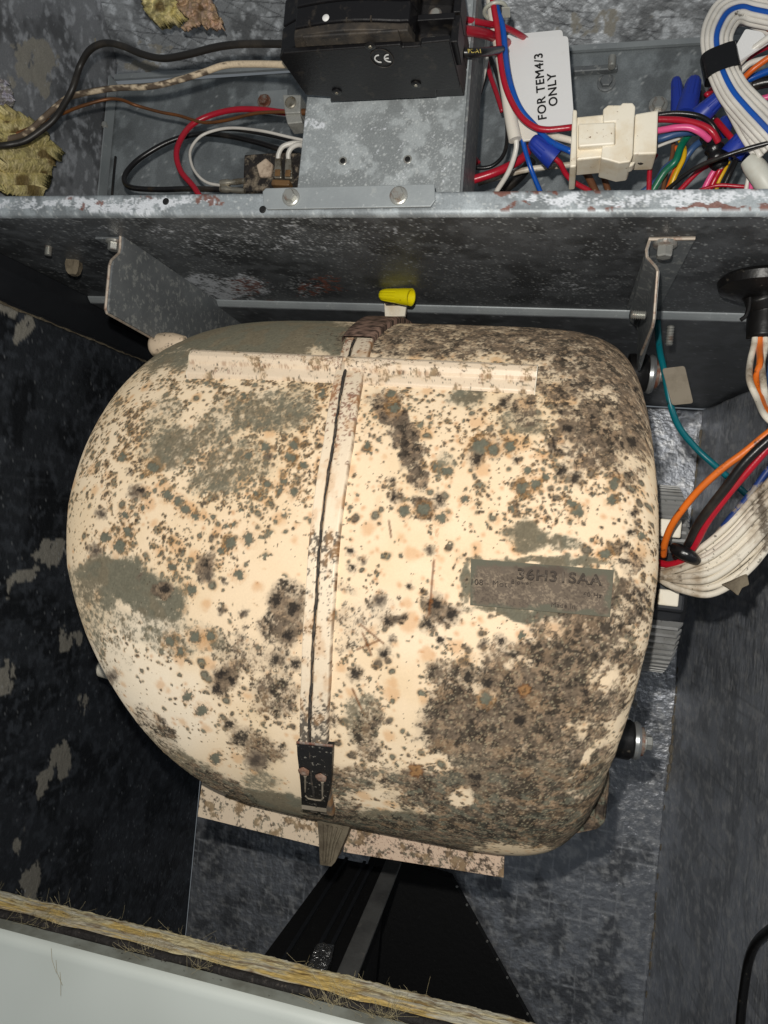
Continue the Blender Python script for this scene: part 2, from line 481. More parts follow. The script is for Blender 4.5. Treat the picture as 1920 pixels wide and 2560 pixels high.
# ------------------------------------------------------------------ the cabinet (setting)
ZS = .17081            # underside of the control shelf
ZD = .155              # underside of the deck behind it
XL, XR, YB = -.430, .160, .900
def metric(P, scale=1000.):
    """distances in mm along a flat grid"""
    e1 = P[0, -1] - P[0, 0]; e1 = e1 / np.linalg.norm(e1)
    e2 = P[-1, 0] - P[0, 0]; e2 = e2 - e1 * np.dot(e1, e2); e2 /= np.linalg.norm(e2)
    return (P @ e1) * scale, (P @ e2) * scale
def foil_paint(P, patches, base=(96, 100, 106), grid=14., light=.0, seed=0, streak=0, gridc=(150, 152, 156), dg=False, ga=.5, mott=.7):
    a, b = metric(P); px = proj(P)
    n1 = fbm(a / 30, b / 30, seed, 5); n2 = fbm(a / 6, b / (6 if not streak else 26), seed + 3, 4)
    col = np.ones(P.shape[:2] + (3,)) * lin(*base)
    col = mixc(col, lin(*[c * .55 for c in base]), mott * sm(.45, .65, n1))
    col = mixc(col, lin(*[min(255, c * 1.5) for c in base]), .55 * sm(.5, .72, n2))
    w = (fbm(a / 18, b / 18, seed + 5, 3) - .5) * 3
    if grid:
        if dg: l1 = np.abs(((a * .5 + b + w) / grid) % 1 - .5); l2 = np.abs(((b - a * .8 + w) / grid) % 1 - .5); l3 = np.abs(((a * .12 + b + w) / (grid * .9)) % 1 - .5); l1 = np.maximum(l1, l3)
        else: l1 = np.abs(((b + w) / grid) % 1 - .5); l2 = np.abs(((a + w) / (grid * 1.2)) % 1 - .5)
        g = np.maximum(sm(.5 - .9 / grid, .5, l1), .6 * sm(.5 - .9 / grid, .5, l2)) * (.25 + .75 * sm(.4, .6, fbm(a / 25, b / 25, seed + 7, 3)))
        col = mixc(col, lin(*gridc), ga * g)
    rough = .25 * n1
    if patches:
        d = blobs(px, patches, 26, seed + 2, 60.)
        m = sm(.46, .54, d * .8 + (fbm(a / 9, b / 14, seed + 9, 5) - .5) * 1.1 * (d > .02))
        col = mixc(col, lin(150, 146, 136), m * .95)
        rough = np.maximum(rough, m)
    k = wspots(a / 2.2, b / 2.2, .10, seed + 4, .08, .25)[0]
    col = mixc(col, lin(200, 204, 208), .45 * k)
    return np.concatenate([col, rough[..., None]], -1)
def structure(name, P, stain, m, thick):
    o = link(name, grid_mesh(name, P, stain, thick), m, None, True)
    return props(o, kind='structure')

P = quad((XL, .392, ZD - .022), (XL, YB, ZD - .022), (XL, .392, -.78), (XL, YB, -.78), 340, 420)
LP = [(25, 740, 36, 60, 30, .95), (60, 820, 30, 40, 40, .7), (120, 1385, 65, 40, -25, .9), (60, 1440, 50, 20, -20, .8), (28, 1480, 16, 40, -10, .7),
      (180, 1600, 36, 36, 0, .75), (10, 1690, 30, 60, 0, .8), (160, 1900, 30, 60, 20, .9), (120, 1960, 25, 50, 15, .8), (205, 1760, 26, 40, 0, .6), (80, 2200, 26, 60, 10, .9),
      (60, 2110, 18, 60, 0, .5), (200, 800, 22, 30, 40, .7)]
st = foil_paint(P, LP, (70, 74, 80), 15., seed=1, gridc=(104, 108, 114), ga=.35, mott=.8)  # base colour darkened for the weak grazing light on this wall
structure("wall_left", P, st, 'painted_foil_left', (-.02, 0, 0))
# the torn top edge of the left facing
e = MB()
ys = np.linspace(.395, .74, 60)
e.tube([(XL + -.0004 + .0012 * random.random(), y, ZD - .0218 + .0012 * random.random()) for i, y in enumerate(ys)], .0005 + .0008 * np.random.default_rng(4).random(60) ** 2, 6)
props(e.build("facing_edge", 'debris', None, True), kind='structure')

P = quad((XL + .001, YB, ZD - .0015), (XR, YB, ZD - .0015), (XL + .001, YB, -.78), (XR, YB, -.78), 380, 420)
st = foil_paint(P, [(1500, 1110, 50, 60, 0, .5), (1560, 1730, 40, 60, 0, .6)], (186, 190, 198), 16., seed=2, gridc=(240, 242, 246), ga=.95)
structure("wall_back", P, st, 'painted_foil_back', (0, .02, 0))
P = quad((XR, YB - .0005, ZD - .0015), (XR, .30, ZD - .0015), (XR, YB - .0005, -.78), (XR, .30, -.78), 420, 420)
st = foil_paint(P, [(1895, 2190, 26, 80, 5, .9), (1905, 2260, 18, 50, 0, .8)], (206, 211, 220), 13., seed=3, mott=.40, gridc=(120, 124, 130), ga=.45)
P[..., 0] += .055 * np.clip((YB - P[..., 1]) / .35, 0, 1) ** .8 - .004 + (fbm(P[..., 1] * 14, P[..., 2] * 14, 6, 3) - .5) * .008
structure("wall_right", P, st, 'painted_foil_streaky', (.02, 0, 0))
e = MB()
for k in range(78):                                      # the taped corner: a ragged bead of facing
    z0 = .13 - k * .0115
    rr = .0012 + .0014 * random.random()
    e.lathe((XR - .0015 + random.uniform(-.001, .001), YB - .003, z0), (0, .1, -1), [(0, rr * .5), (.003, rr), (.008, rr * .9), (.011, rr * .4)], 7)
props(e.build("corner_bead", 'tag_dirty', None, True), kind='structure')
P = quad((XL, .40, -.76), (XR, .40, -.76), (XL, YB, -.76), (XR, YB, -.76), 60, 60)
st = np.ones(P.shape[:2] + (4,)) * np.append(lin(30, 31, 33), .5)
structure("cabinet_floor", P, st, 'painted_steel', (0, 0, -.02))

# control compartment: back sheet, left sheet, leaning foil lid
def steel_paint(P, base=(118, 124, 128), seed=0, real=None, white=(), rust=(), speck=.35, dark=.5, wsc=1.0):
    a, b = metric(P); px = proj(P if real is None else real)
    col = np.ones(P.shape[:2] + (3,)) * lin(*base)
    n1 = fbm(a / 40, b / 40, seed, 5); n2 = fbm(a / 9, b / 9, seed + 2, 4)
    col = mixc(col, lin(*[c * .62 for c in base]), dark * sm(.42, .64, n1))
    col = mixc(col, lin(*[min(255, c * 1.18) for c in base]), .6 * sm(.5, .68, n2))
    rough = .3 * n2
    wd = blobs(px, white, 30, seed + 1, 80.) if white else np.zeros(n1.shape)
    dens = speck * (.25 + .75 * sm(.4, .62, fbm(a / 22, b / 22, seed + 6, 3))) + wd * .5
    for k, s_ in enumerate((2.0, 3.6)):
        c = wspots(a / s_ / wsc, b / s_ / wsc, dens * (.9, .5)[k], seed + 3 + k * 4, .10, .34, .16)[0]
        col = mixc(col, lin(196, 200, 200), .62 * c); rough = np.maximum(rough, .7 * c)
    if white:
        m = sm(.42, .62, wd * .66 + ((fbm(a / 5, b / 5, seed + 8, 4) - .5) * .8 + (fbm(a / 1.3, b / 1.3, seed + 9, 4, .75) - .5) * 1.0) * (wd > .02))
        col = mixc(col, lin(222, 226, 232), m * .92); rough = np.maximum(rough, m)
    if rust:
        rd = blobs(px, rust, 24, seed + 4, 50.)
        m = sm(.46, .56, rd * .72 + (fbm(a / 3.2, b / 3.2, seed + 10, 5) - .5) * 1.2 * (rd > .02))
        rc = lin(118, 66, 48) * (.7 + .6 * fbm(a / 2, b / 2, seed + 11, 3))[..., None]
        col = col + (rc - col) * (m * .85)[..., None]; rough = np.maximum(rough, m)
    return np.concatenate([col, rough[..., None]], -1)
YC = .587
zt = .372
P = quad((XL, YC, ZS + .002), (.2, YC, ZS + .002), (XL, YC, zt), (.2, YC, zt + .012), 330, 120)
structure("compartment_back", P, steel_paint(P, (134, 140, 143), 4, speck=.12), 'painted_steel', (0, .0015, 0))
props(MB().prism([PY(*q) for q in ((285, 186, YC - .004), (1920, 82, YC - .004), (1920, 96, YC - .004), (285, 198, YC - .004))], (0, .003, 0)).build("compartment_hem", 'galv', None), kind='structure')
props(MB().prism([PY(*q) for q in ((1434, 165, YC - .007), (1545, 158, YC - .007), (1545, 172, YC - .007), (1434, 180, YC - .007))], (0, .006, 0)).build("pressed_ledge", 'galv_dark', None, bevel=.001), kind='structure')
P = quad(PX(30, 620, XL), (XL, YC - .001, ZS + .002), PX(-300, -60, XL), (XL, YC - .001, .46), 160, 200)
P = quad((XL, .40, ZS + .002), (XL, YC - .001, ZS + .002), (XL, .40, .47), (XL, YC - .001, .47), 220, 220)
st = foil_paint(P, [(85, 150, 60, 70, 20, .95), (110, 205, 30, 40, 0, .7), (10, 230, 30, 60, 0, .6)], (146, 148, 152), 0, seed=6)
structure("compartment_side", P, st, 'painted_foil', (-.004, 0, 0))
props(MB().prism([(XL + .0015, YC - .002, ZS + .003), (XL + .0015, YC - .014, ZS + .003), (XL + .0015, YC - .014, zt), (XL + .0015, YC - .002, zt)], (.0012, 0, 0)).build("corner_flange", 'galv', None), kind='structure')
props(MB().box((.2, .40, ZS + .002), (.202, YC, .47)).build('compartment_end', 'galv_dark', None), kind='structure')
a0, a1 = PY(240, 186, YC + .004), PY(1960, 84, YC + .004)
b0, b1 = PY(120, -40, .545), PY(2050, -160, .545)
P = quad(a0, a1, b0, b1, 420, 90)
st = foil_paint(P, [(395, 120, 50, 18, 5, .8), (1500, 60, 160, 40, -5, .5), (370, 165, 60, 14, 0, .7)], (160, 164, 168), 11., seed=8, dg=True, gridc=(64, 66, 70), ga=.85)
structure("compartment_lid", P, st, 'painted_foil', (0, .01, .002))
e = MB()
for i in range(9):                                       # lint hanging from the lid corner
    p = PY(150 + i * 11, 4 + i * 11, .553)
    e.tube([p, p + np.array([.002, -.002, -.006]), p + np.array([random.uniform(-.004, .006), -.003, -.012])], .0003, 4)
props(e.build("lint_threads", 'fibre', None), kind='stuff')

# ------------------------------------------------------------------ control shelf with its front lip
shelf = thing("control_shelf", "galvanised control shelf with a rusty white-spotted front lip across the cabinet", "metal shelf", (0, .40, ZS))
z1, z2 = ZS - .0005, .1840
nu, nv = 620, 40
xs = np.linspace(-.43, .20, nu)
prof = [(.4165, z2 + .0006), (.4035, z2 + .0006), (.4008, z2 - .0004), (.4000, z2 - .002)] + [(.4000, z) for z in np.linspace(z2 - .003, z1 + .003, nv - 10)] + [(.4004, z1 + .0012), (.4016, z1 + .0003), (.4035, z1)]
pr = np.array(prof)
P = np.zeros((len(pr), nu, 3)); P[..., 0] = xs; P[..., 1] = pr[:, :1]; P[..., 2] = pr[:, 1:]
P[..., 2] += ((xs + .11) * .0035)[None] * 0
st = steel_paint(np.stack([P[..., 0], P[..., 1] * 0, P[..., 2]], -1), (160, 167, 171), 5, P,
    white=[(60, 510, 110, 18, 0, .75), (290, 508, 250, 20, 0, .95), (480, 500, 60, 18, 0, .8), (1420, 498, 180, 22, 0, .8), (1680, 495, 300, 26, 0, .85)],
    rust=[(170, 492, 60, 10, 0, .6), (230, 520, 40, 12, 0, .6), (520, 500, 40, 24, 0, .8), (1270, 474, 60, 8, 0, .85), (1350, 478, 50, 10, 0, .85), (1280, 518, 50, 8, 0, .9), (1520, 522, 60, 6, 0, .7), (1780, 518, 80, 8, 0, 1.1), (1500, 475, 60, 8, 0, .7), (1840, 468, 80, 6, 0, .8), (1900, 520, 50, 8, 0, .8), (360, 497, 20, 8, 0, .6)], speck=.45)
link("front_lip", grid_mesh("front_lip", P, st), 'painted_steel', shelf, True)
P = quad((-.43, .4035, z1), (.20, .4035, z1), (-.43, .574, ZS), (.20, .574, ZS), 620, 170)  # underside: base colour darker than the lip, shade painted in
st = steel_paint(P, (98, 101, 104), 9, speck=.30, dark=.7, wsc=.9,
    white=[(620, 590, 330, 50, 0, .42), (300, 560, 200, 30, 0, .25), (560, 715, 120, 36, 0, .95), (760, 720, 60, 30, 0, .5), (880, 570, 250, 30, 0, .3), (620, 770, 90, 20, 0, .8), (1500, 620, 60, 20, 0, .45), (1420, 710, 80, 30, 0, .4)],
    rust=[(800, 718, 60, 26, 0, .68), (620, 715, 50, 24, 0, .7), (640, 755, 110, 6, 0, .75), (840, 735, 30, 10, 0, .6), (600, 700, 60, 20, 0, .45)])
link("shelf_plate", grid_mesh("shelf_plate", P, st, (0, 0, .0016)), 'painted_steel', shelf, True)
MB().prism([(-.43, .5742, ZS + .0016), (-.43, .5742, ZS - .0008), (-.43, .5765, ZS - .0030), (-.43, .5790, ZS - .0050), (-.43, .5790, ZS + .0016)], (.63, 0, 0)).build("rear_hem", 'galv', shelf, bevel=.0008)
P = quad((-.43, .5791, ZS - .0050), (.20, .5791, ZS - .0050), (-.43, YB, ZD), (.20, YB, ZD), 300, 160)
st = steel_paint(P, (98, 101, 104), 10, speck=.06, dark=.5)  # same shade-darkened base colour as the shelf underside
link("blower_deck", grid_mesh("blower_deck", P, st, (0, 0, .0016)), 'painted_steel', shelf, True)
for (x, y) in ((415, 504), (657, 524)):
    MB().lathe(PY(x, y, .4002), (0, -1, 0), [(0, .0022), (.0003, .0022), (.0006, .0016)], 16).build("screw_hole", 'dark', shelf)
threaded(PZ(122, 615, ZS), (0, 0, -1), .0026, .007, 'zinc', shelf)
MB().lathe(PZ(186, 652, ZS), (0, 0, -1), [(0, .005), (.004, .0055), (.009, .0045), (.011, .003)], 10, lambda k, r: r * (1 + .25 * math.sin(k * 2.3))).build("sealant_blob", 'debris', shelf, True)
threaded(PZ(1677, 815, ZD), (0, 0, -1), .0028, .014, 'zinc', shelf)
MB().prism([(XL - .0005, .40, ZS + .004), (XL - .0005, YB, ZS + .004), (XL - .0005, YB, ZD - .024), (XL - .0005, .40, ZD - .024)], (-.002, 0, 0)).build('side_flange', 'dim', shelf)
# side rail under the shelf on the left
MB().prism([(XL + .001, .44, ZD - .001), (XL + .016, .44, ZD - .001), (XL + .016, .44, ZD - .004), (XL + .001, .44, ZD - .018)], (0, .30, 0)).build("side_rail", 'dim', shelf)

# ------------------------------------------------------------------ breaker bracket
YP = .4245
br = thing("breaker_bracket", "spotted galvanised bracket plate bolted to the shelf lip under the breaker", "bracket", PY(870, 490, .4))
b = MB()
poly = [(664, 470), (1086, 459), (1088, 500), (1076, 516), (668, 523), (658, 512), (656, 478)]
b.prism([PY(x, y, .3968) for x, y in poly], (0, .0016, 0))
b.build("lip_flange", 'galv', br, bevel=.0005)
px4 = [(742, 486), (1148, 490), (800, -60), (1188, -60)]
P = quad(*[PY(x, y, YP) for x, y in px4], 200, 260)
st = steel_paint(P, (166, 172, 174), 11, speck=.55, dark=.35, white=[(1000, 350, 200, 130, 0, .25), (1050, 440, 120, 60, 0, .3), (780, 310, 40, 20, 0, .9)], wsc=.75)
link("plate", grid_mesh("plate", P, st, (0, .0016, 0)), 'painted_steel', br, True)
MB().prism([PY(1149.5, 490, YP), PY(1189.5, -60, YP), PY(1189.5, -60, YP) + (0, .05, 0), PY(1149.5, 490, YP) + (0, .05, 0)], (.0014, 0, 0)).build("side_return", 'galv_dark', br)
for (x, y) in ((728, 494), (997, 490)):
    hex_bolt(PY(x, y, .3966), (0, -1, 0), .0036, .0052, 'zinc', br)
for (x, y) in ((857, 402), (1019, 398)):
    MB().lathe(PY(x, y, YP - .0003), (0, -1, 0), [(0, .0017), (.0003, .0017), (.0005, .0012)], 16).build("screw_hole", 'dark', br)
    MB().lathe(PY(x, y, YP - .0001), (0, -1, 0), [(0, .0027), (.0002, .0024)], 16).build("hole_rim", 'zinc', br)

# ------------------------------------------------------------------ circuit breaker
ZB = .2466
cb = thing("circuit_breaker", "black two-pole circuit breaker with CE mark and white dot on the bracket", "breaker", PZ(950, 180, ZB))
side = [(699, 146), (708, 133), (1000, 112), (1006, 119), (1052, 116), (1052, 108), (1124, 101), (1151, 211), (1149, 222), (1091, 226), (1091, 243), (826, 255), (826, 243), (765, 238)]
sp = [PZ(x, y, ZB) for x, y in side]
def body(z0, h):
    q = [np.array([p[0], p[1], z0]) for p in sp]
    b = MB(); b.prism(q, (0, 0, h)); return b
body(ZB, .0030).build("side_cover", 'black', cb, bevel=.0006)
xl, xr = sp[0][0], sp[6][0]
yf = sp[1][1]; yr = .4205
def pole(z0, h):
    b = MB()
    prof = [(xl + .004, yf + .010), (xl + .012, yf + .004), (xl + .015, yf + .001), (xr - .021, yf - .001), (xr - .020, yf + .012), (xr - .004, yf + .014), (xr, yf + .020), (xr + .001, yr), (xl + .018, yr), (xl + .003, yf + .02)]
    b.prism([(x, y, z0) for x, y in prof], (0, 0, h))
    return b
pole(ZB + .0031, .0150).build("pole_body", 'black', cb, bevel=.0006)
pole(ZB + .0188, .0150).build("pole_body", 'black', cb, bevel=.0006)
body(ZB + .0344, .003).build("side_cover", 'black', cb, bevel=.0006)
def face(z0, h):
    """raised handle housing with a slightly arched front"""
    n = 14; b = MB()
    xa, xb = xl + .0125, xr - .0215
    fr = [(xa + (xb - xa) * t, yf - .0075 - .0030 * math.sin(math.pi * min(1, t * 1.1))) for t in np.linspace(0, 1, n)]
    b.prism([(x, y, z0) for x, y in fr] + [(xb + .002, yf + .003, z0), (xa - .003, yf + .003, z0)], (0, 0, h))
    return b
face(ZB + .0030, .0046).build("housing_step", 'dust', cb, bevel=.0008)
face(ZB + .0082, .0110).build("handle_housing", 'black', cb, bevel=.0010)
face(ZB + .0198, .0135).build("handle_housing", 'black', cb, bevel=.0010)
for (ta, tb) in ((.14, .16), (.47, .485), (.68, .695)):
    xa = xl + .0125 + (xr - .0215 - xl - .0125) * ta
    MB().box((xa, yf - .0108, ZB + .0078), (xa + .0008, yf - .002, ZB + .0100)).build("rib", 'dust', cb)
MB().box((xl + .018, yf - .0100, ZB + .0012), (xr - .026, yf - .002, ZB + .0030)).build("dust_ledge", 'dust', cb, bevel=.0007)
o = MB().lathe(PY(816, 48, yf - .0090), (0, -1, 0), [(0, .0019), (.0012, .0019), (.0016, .0014)], 20).build("indicator_dot", 'white_print', cb, True)
for z0 in (ZB + .0035, ZB + .0192):                       # line terminals on the left, load terminals on the right
    MB().prism([(xl - .0008, yf + .006, z0), (xl + .012, yf - .001, z0), (xl + .0125, yf + .014, z0), (xl + .004, yf + .018, z0)], (0, 0, .0148)).build("line_terminal", 'black', cb, bevel=.0008)
    MB().box((xr - .0195, yf + .002, z0 + .011), (xr + .0005, yf + .03, z0 + .0145)).build("terminal_barrier", 'black', cb, bevel=.0005)
    MB().lathe((xr - .012, yf + .0125, z0 + .0045), (0, -1, 0), [(0, .0036), (.002, .0036), (.003, .0025)], 16).build("terminal_screw", 'zinc', cb, True)
    MB().box((xr - .001, yf + .004, z0), (xr + .003, yf + .024, z0 + .0145)).build("terminal_wall", 'black', cb, bevel=.0006)
for (x, y) in ((842, 228), (1040, 209), (926, 112)):
    c = PZ(x, y, ZB)
    MB().lathe(c + (0, 0, -.0003), (0, 0, -1), [(0, .0030), (.0006, .0030), (.0009, .0023)], 20).build("rivet_recess", 'black', cb, True)
    MB().lathe(c + (0, 0, -.0008), (0, 0, -1), [(0, .0014), (.0006, .0010)], 10).build("rivet", 'tab', cb, True)
# CE emblem inside its moulded ring
cc = PZ(955, 146, ZB - .0002)
ring = [cc + np.array([math.cos(t) * .0062, math.sin(t) * .0078, -.0001]) for t in np.linspace(0, 2 * math.pi, 40)]
MB().tube(ring, .00022, 5).build("emblem_ring", 'dust', cb)
def arc_band(c, rx, ry, a0, a1, w, extra=None):
    b = MB(); n = 16
    for i in range(n):
        t0, t1 = a0 + (a1 - a0) * i / n, a0 + (a1 - a0) * (i + 1) / n
        q = [c + np.array([math.cos(t) * (rx + d), -math.sin(t) * (ry + d), 0]) for t, d in ((t0, -w), (t1, -w), (t1, w), (t0, w))]
        b.prism(q, (0, 0, -.0003))
    if extra is not None: b.prism(extra, (0, 0, -.0003))
    return b
off = cc + np.array([0, -.0001, -.0001])
c1 = off + np.array([-.0014, 0, 0]); c2 = off + np.array([.0040, 0, 0])
arc_band(c1, .0025, .0030, math.radians(80), math.radians(280), .00034).build("emblem_letter", 'white_print', cb)
arc_band(c2, .0025, .0030, math.radians(80), math.radians(280), .00034, [c2 + np.array(q) for q in ((-.0023, -.00034, 0), (-.0002, -.00034, 0), (-.0002, .00034, 0), (-.0023, .00034, 0))]).build("emblem_letter", 'white_print', cb)
# dusty smear on the side cover
P = quad(PZ(722, 138, ZB - .0004), PZ(860, 128, ZB - .0004), PZ(760, 190, ZB - .0004), PZ(850, 180, ZB - .0004), 40, 26)

# ------------------------------------------------------------------ hangers under the shelf
lh = thing("hanger_bracket", "left grey hanger plate with pale speckles slanting down to the blower", "bracket", PZ(303, 590, ZS))
XH = PZ(303, 590, ZS)[0]
pts = [PX(x, y, XH) for x, y in ((303, 591), (302, 622), (299, 634), (280, 652), (276, 664), (266, 772), (269, 782), (376, 842))]
yb_ = pts[-1][1]
pts += [np.array([XH, yb_ + .18, pts[-1][2]]), np.array([XH, yb_ + .16, ZS - .001])]
MB().prism(pts, (.0018, 0, 0)).build("web", 'galv_dark', lh)
fr = [np.array([XH - .0006, p[1], p[2]]) for p in pts[:8]]
MB().tube(fr, .0011, 6).build("cut_edge", 'edge', lh)
f0 = PZ(230, 586, ZS - .0005); 
MB().prism([(f0[0], pts[0][1], ZS - .0006), (XH, pts[0][1], ZS - .0006), (XH, pts[0][1] + .15, ZS - .0006), (f0[0] + .018, pts[0][1] + .15, ZS - .0006)], (0, 0, -.0016)).build("flange", 'galv_dark', lh)
hex_bolt(PZ(286, 603, ZS - .0022), (0, 0, -1), .0040, .0065, 'zinc', lh)
rh = thing("hanger_bracket", "right grey hanger bracket beside the teal wire with a bolt head under its flange", "bracket", PZ(1625, 595, ZS))
XH2 = PZ(1625, 597, ZS - .001)[0]
f1 = [PZ(x, y, ZS - .0006) for x, y in ((1622, 594), (1738, 592), (1660, 762), (1600, 790))]
MB().prism([(XH2, f1[0][1], ZS - .0006), (f1[1][0], f1[1][1], ZS - .0006), (f1[1][0] - .001, .565, ZS - .0006), (XH2, .565, ZS - .0006)], (0, 0, -.0016)).build("flange", 'galv_dark', rh)
MB().tube([f1[0] + (0, -.0004, -.001), f1[1] + (0, -.0004, -.001)], .0011, 6).build("cut_edge", 'edge', rh)
prf = [(1622, 597), (1613, 625), (1614, 642), (1637, 668), (1641, 678), (1632, 798), (1628, 818), (1600, 886)]
wpts = [PX(x, y, XH2) if False else PY(x, y, .432) for x, y in prf]
# the web stands in the depth direction; its front edge steps back along the jog
web = []
for (x, y), yy in zip(prf, (.432, .432, .434, .440, .442, .452, .456, .50)):
    web.append(PY(x, y, yy))
xw = np.array([p[0] for p in web])
back = [np.array([p[0] + .004, p[1] + d, p[2]]) for p, d in zip(web, (.13, .13, .13, .13, .13, .12, .11, .05))]
b = MB()
n_ = len(web)
vs = web + back + [p + np.array([.0017, 0, 0]) for p in web] + [p + np.array([.0017, 0, 0]) for p in back]
fs = []
for i in range(n_ - 1):
    fs += [(i, i + 1, n_ + i + 1, n_ + i), (2 * n_ + i, 3 * n_ + i, 3 * n_ + i + 1, 2 * n_ + i + 1), (i, 2 * n_ + i, 2 * n_ + i + 1, i + 1), (n_ + i, n_ + i + 1, 3 * n_ + i + 1, 3 * n_ + i)]
fs += [(0, n_, 3 * n_, 2 * n_), (n_ - 1, 3 * n_ - 1, 4 * n_ - 1, 2 * n_ - 1)]
b.add(vs, fs).build("web", 'galv_dark', rh)
MB().tube([p + np.array([.0006, -.0002, 0]) for p in web], .00085, 6).build("cut_edge", 'edge', rh)
hex_bolt(PZ(1663, 607, ZS - .0022), (0, 0, -1), .0046, .0085, 'zinc', rh)
threaded(PY(1614, 788, .474), (-1, -.1, 0), .0028, .009, 'zinc', rh)

# ------------------------------------------------------------------ blower: two moulded scroll halves
YCc, ZCc = .577, -.0556
KN = np.arange(-90, 91, 15.)
KL = np.array([-.2225, -.2411, -.2597, -.2779, -.2955, -.3129, -.3274, -.3347, -.337, -.3369, -.3341, -.3282, -.3217])
KR = np.array([.030, .039, .0450, .0500, .0540, .0590, .0636, .0654, .0643, .0617, .0591, .0577, .0571])
KQ = np.array([.186, .1866, .1874, .1885, .1892, .1902, .1914, .1927, .1947, .1977, .2012, .2040, .2050])
NL, NR, XM = 5.4, 6.5, -.1
SEAM_T = np.array([-95, -75, -48.6, -25.7, -12.8, .95, 12.3, 28., 53.5, 75, 110.])
SEAM_X = np.array([-.130, -.130, -.1285, -.1254, -.1229, -.1227, -.1249, -.1277, -.1384, -.143, -.143])
def kxs(th):
    return np.interp(th, KN, KL), np.interp(th, KN, KR), np.interp(th, KN, KQ)
def surf(th, x, lift=0.0):
    """point of the shell skin at angle th (deg, up from the front) and world x"""
    th = np.asarray(th, float); x = np.asarray(x, float)
    xl_, xr_, rr = kxs(th)
    u = np.where(x < XM, (x - XM) / (xl_ - XM), (x - XM) / (xr_ - XM))
    n = np.where(x < XM, NL, NR)
    w = (1 - np.clip(u, 0, 1) ** n) ** (1 / n)
    r = rr * w + lift
    t = np.radians(th)
    return np.stack([x + 0 * r, YCc - r * np.cos(t), ZCc + r * np.sin(t)], -1)
blower = thing("blower", "cream blower housing with a vertical seam, covered in grey, black and rust mould", "blower", (-.12, YCc, ZCc - .19))

OLIVE, GREYG, DARK, BROWN, BLACKM, RUST = lin(114, 106, 88), lin(110, 111, 97), lin(64, 58, 52), lin(104, 88, 68), lin(34, 31, 29), lin(160, 104, 44)
CREAM = lin(239, 219, 189)
G = [(640, 838, 310, 74, 0, 1.1), (800, 850, 90, 40, 0, .9), (430, 890, 90, 46, -10, .78), (1355, 1408, 190, 16, 4, .8), (1355, 1532, 180, 18, 4, .9), (1178, 1455, 16, 56, 0, .8), (1530, 1480, 16, 60, 0, .75), (700, 1010, 110, 60, 0, .62), (560, 1050, 120, 60, -20, .55), (430, 1110, 80, 60, -30, .70), (600, 1150, 130, 70, -20, .52), (540, 1215, 90, 46, 0, .60), (400, 1040, 60, 50, 0, .5),
     (760, 1000, 60, 40, 0, .4), (300, 1450, 125, 52, 6, 1.0), (390, 1490, 80, 50, 30, .85), (250, 1480, 70, 70, 40, .75), (350, 1550, 150, 50, 10, .58), (480, 1600, 130, 50, 10, .50), (230, 1570, 40, 90, -15, .55), (300, 1640, 40, 60, -30, .4),
     (1170, 985, 60, 36, -20, .85), (1320, 1340, 60, 34, 20, .85), (1400, 1360, 50, 30, 0, .8), (1110, 1150, 40, 40, 0, .6), (1310, 1050, 60, 40, 20, .6),
     (480, 1930, 120, 30, 28, .7), (700, 2020, 180, 26, 12, .9), (1000, 2060, 200, 34, 4, .95), (920, 1800, 60, 70, 0, .62), (640, 1960, 60, 30, 20, .6), (1280, 2070, 260, 34, -3, .9), (380, 1850, 60, 30, 40, .6)]
K = [(1130, 842, 330, 60, 0, .66), (1350, 856, 170, 60, 5, .72), (1480, 900, 120, 100, 20, .74), (1590, 1000, 60, 170, 0, .66), (1500, 1060, 130, 90, 30, .66), (1440, 1130, 110, 36, 30, .55), (1600, 1120, 50, 40, 0, .55), (1520, 1140, 60, 40, 0, .62),
     (985, 1045, 40, 30, 0, .85), (1000, 1095, 42, 40, 0, .85), (1030, 1150, 38, 46, 0, .75), (1045, 1205, 34, 40, 0, .78), (1060, 1270, 44, 26, 0, .82), (965, 1000, 40, 30, 0, .6),
     (1310, 1010, 60, 30, 20, .6), (1250, 1120, 50, 40, 0, .5), (1560, 1180, 50, 60, 0, .5), (1590, 1400, 50, 50, 0, .62), (1400, 960, 80, 50, 20, .6), (1530, 930, 110, 70, 35, .7), (900, 2070, 160, 24, 8, .8), (1240, 2085, 300, 44, 2, .95), (1000, 2075, 160, 30, 4, .8), (1400, 2060, 120, 60, -15, .95), (1480, 1960, 60, 100, 20, .85), (560, 1960, 120, 26, 26, .75), (400, 1830, 80, 22, 45, .6),
     (720, 1500, 60, 60, 0, .66), (710, 1560, 60, 60, 0, .60), (640, 1640, 110, 60, 0, .48), (700, 1740, 80, 60, 0, .60), (660, 1880, 60, 50, 0, .62), (560, 1700, 36, 34, 0, .80), (520, 1420, 26, 44, 20, .75), (410, 1470, 26, 26, 0, .8),
     (870, 1470, 50, 20, 30, .45), (900, 1540, 90, 50, 0, .42), (860, 1590, 80, 40, 0, .40), (965, 1510, 46, 26, 20, .4), (1110, 1530, 50, 30, 10, .62), (920, 1830, 60, 80, 0, .55), (800, 1780, 40, 60, 0, .5), (980, 1550, 40, 20, 0, .6),
     (1560, 1500, 60, 80, 0, .60), (1460, 1560, 160, 50, 0, .62), (1400, 1650, 200, 80, 0, .9), (1330, 1740, 240, 90, 0, .95), (1130, 1690, 80, 40, -10, .62), (1150, 1800, 120, 100, 0, .95), (1250, 1850, 220, 90, 0, .95), (1460, 1740, 130, 90, 0, .75), (1320, 1930, 240, 70, -6, .90), (1100, 1960, 150, 50, 0, .86), (1250, 2010, 280, 46, 0, .9), (880, 1960, 80, 50, 10, .7), (820, 2030, 80, 40, 0, .8), (1500, 1860, 40, 70, 15, .6)]
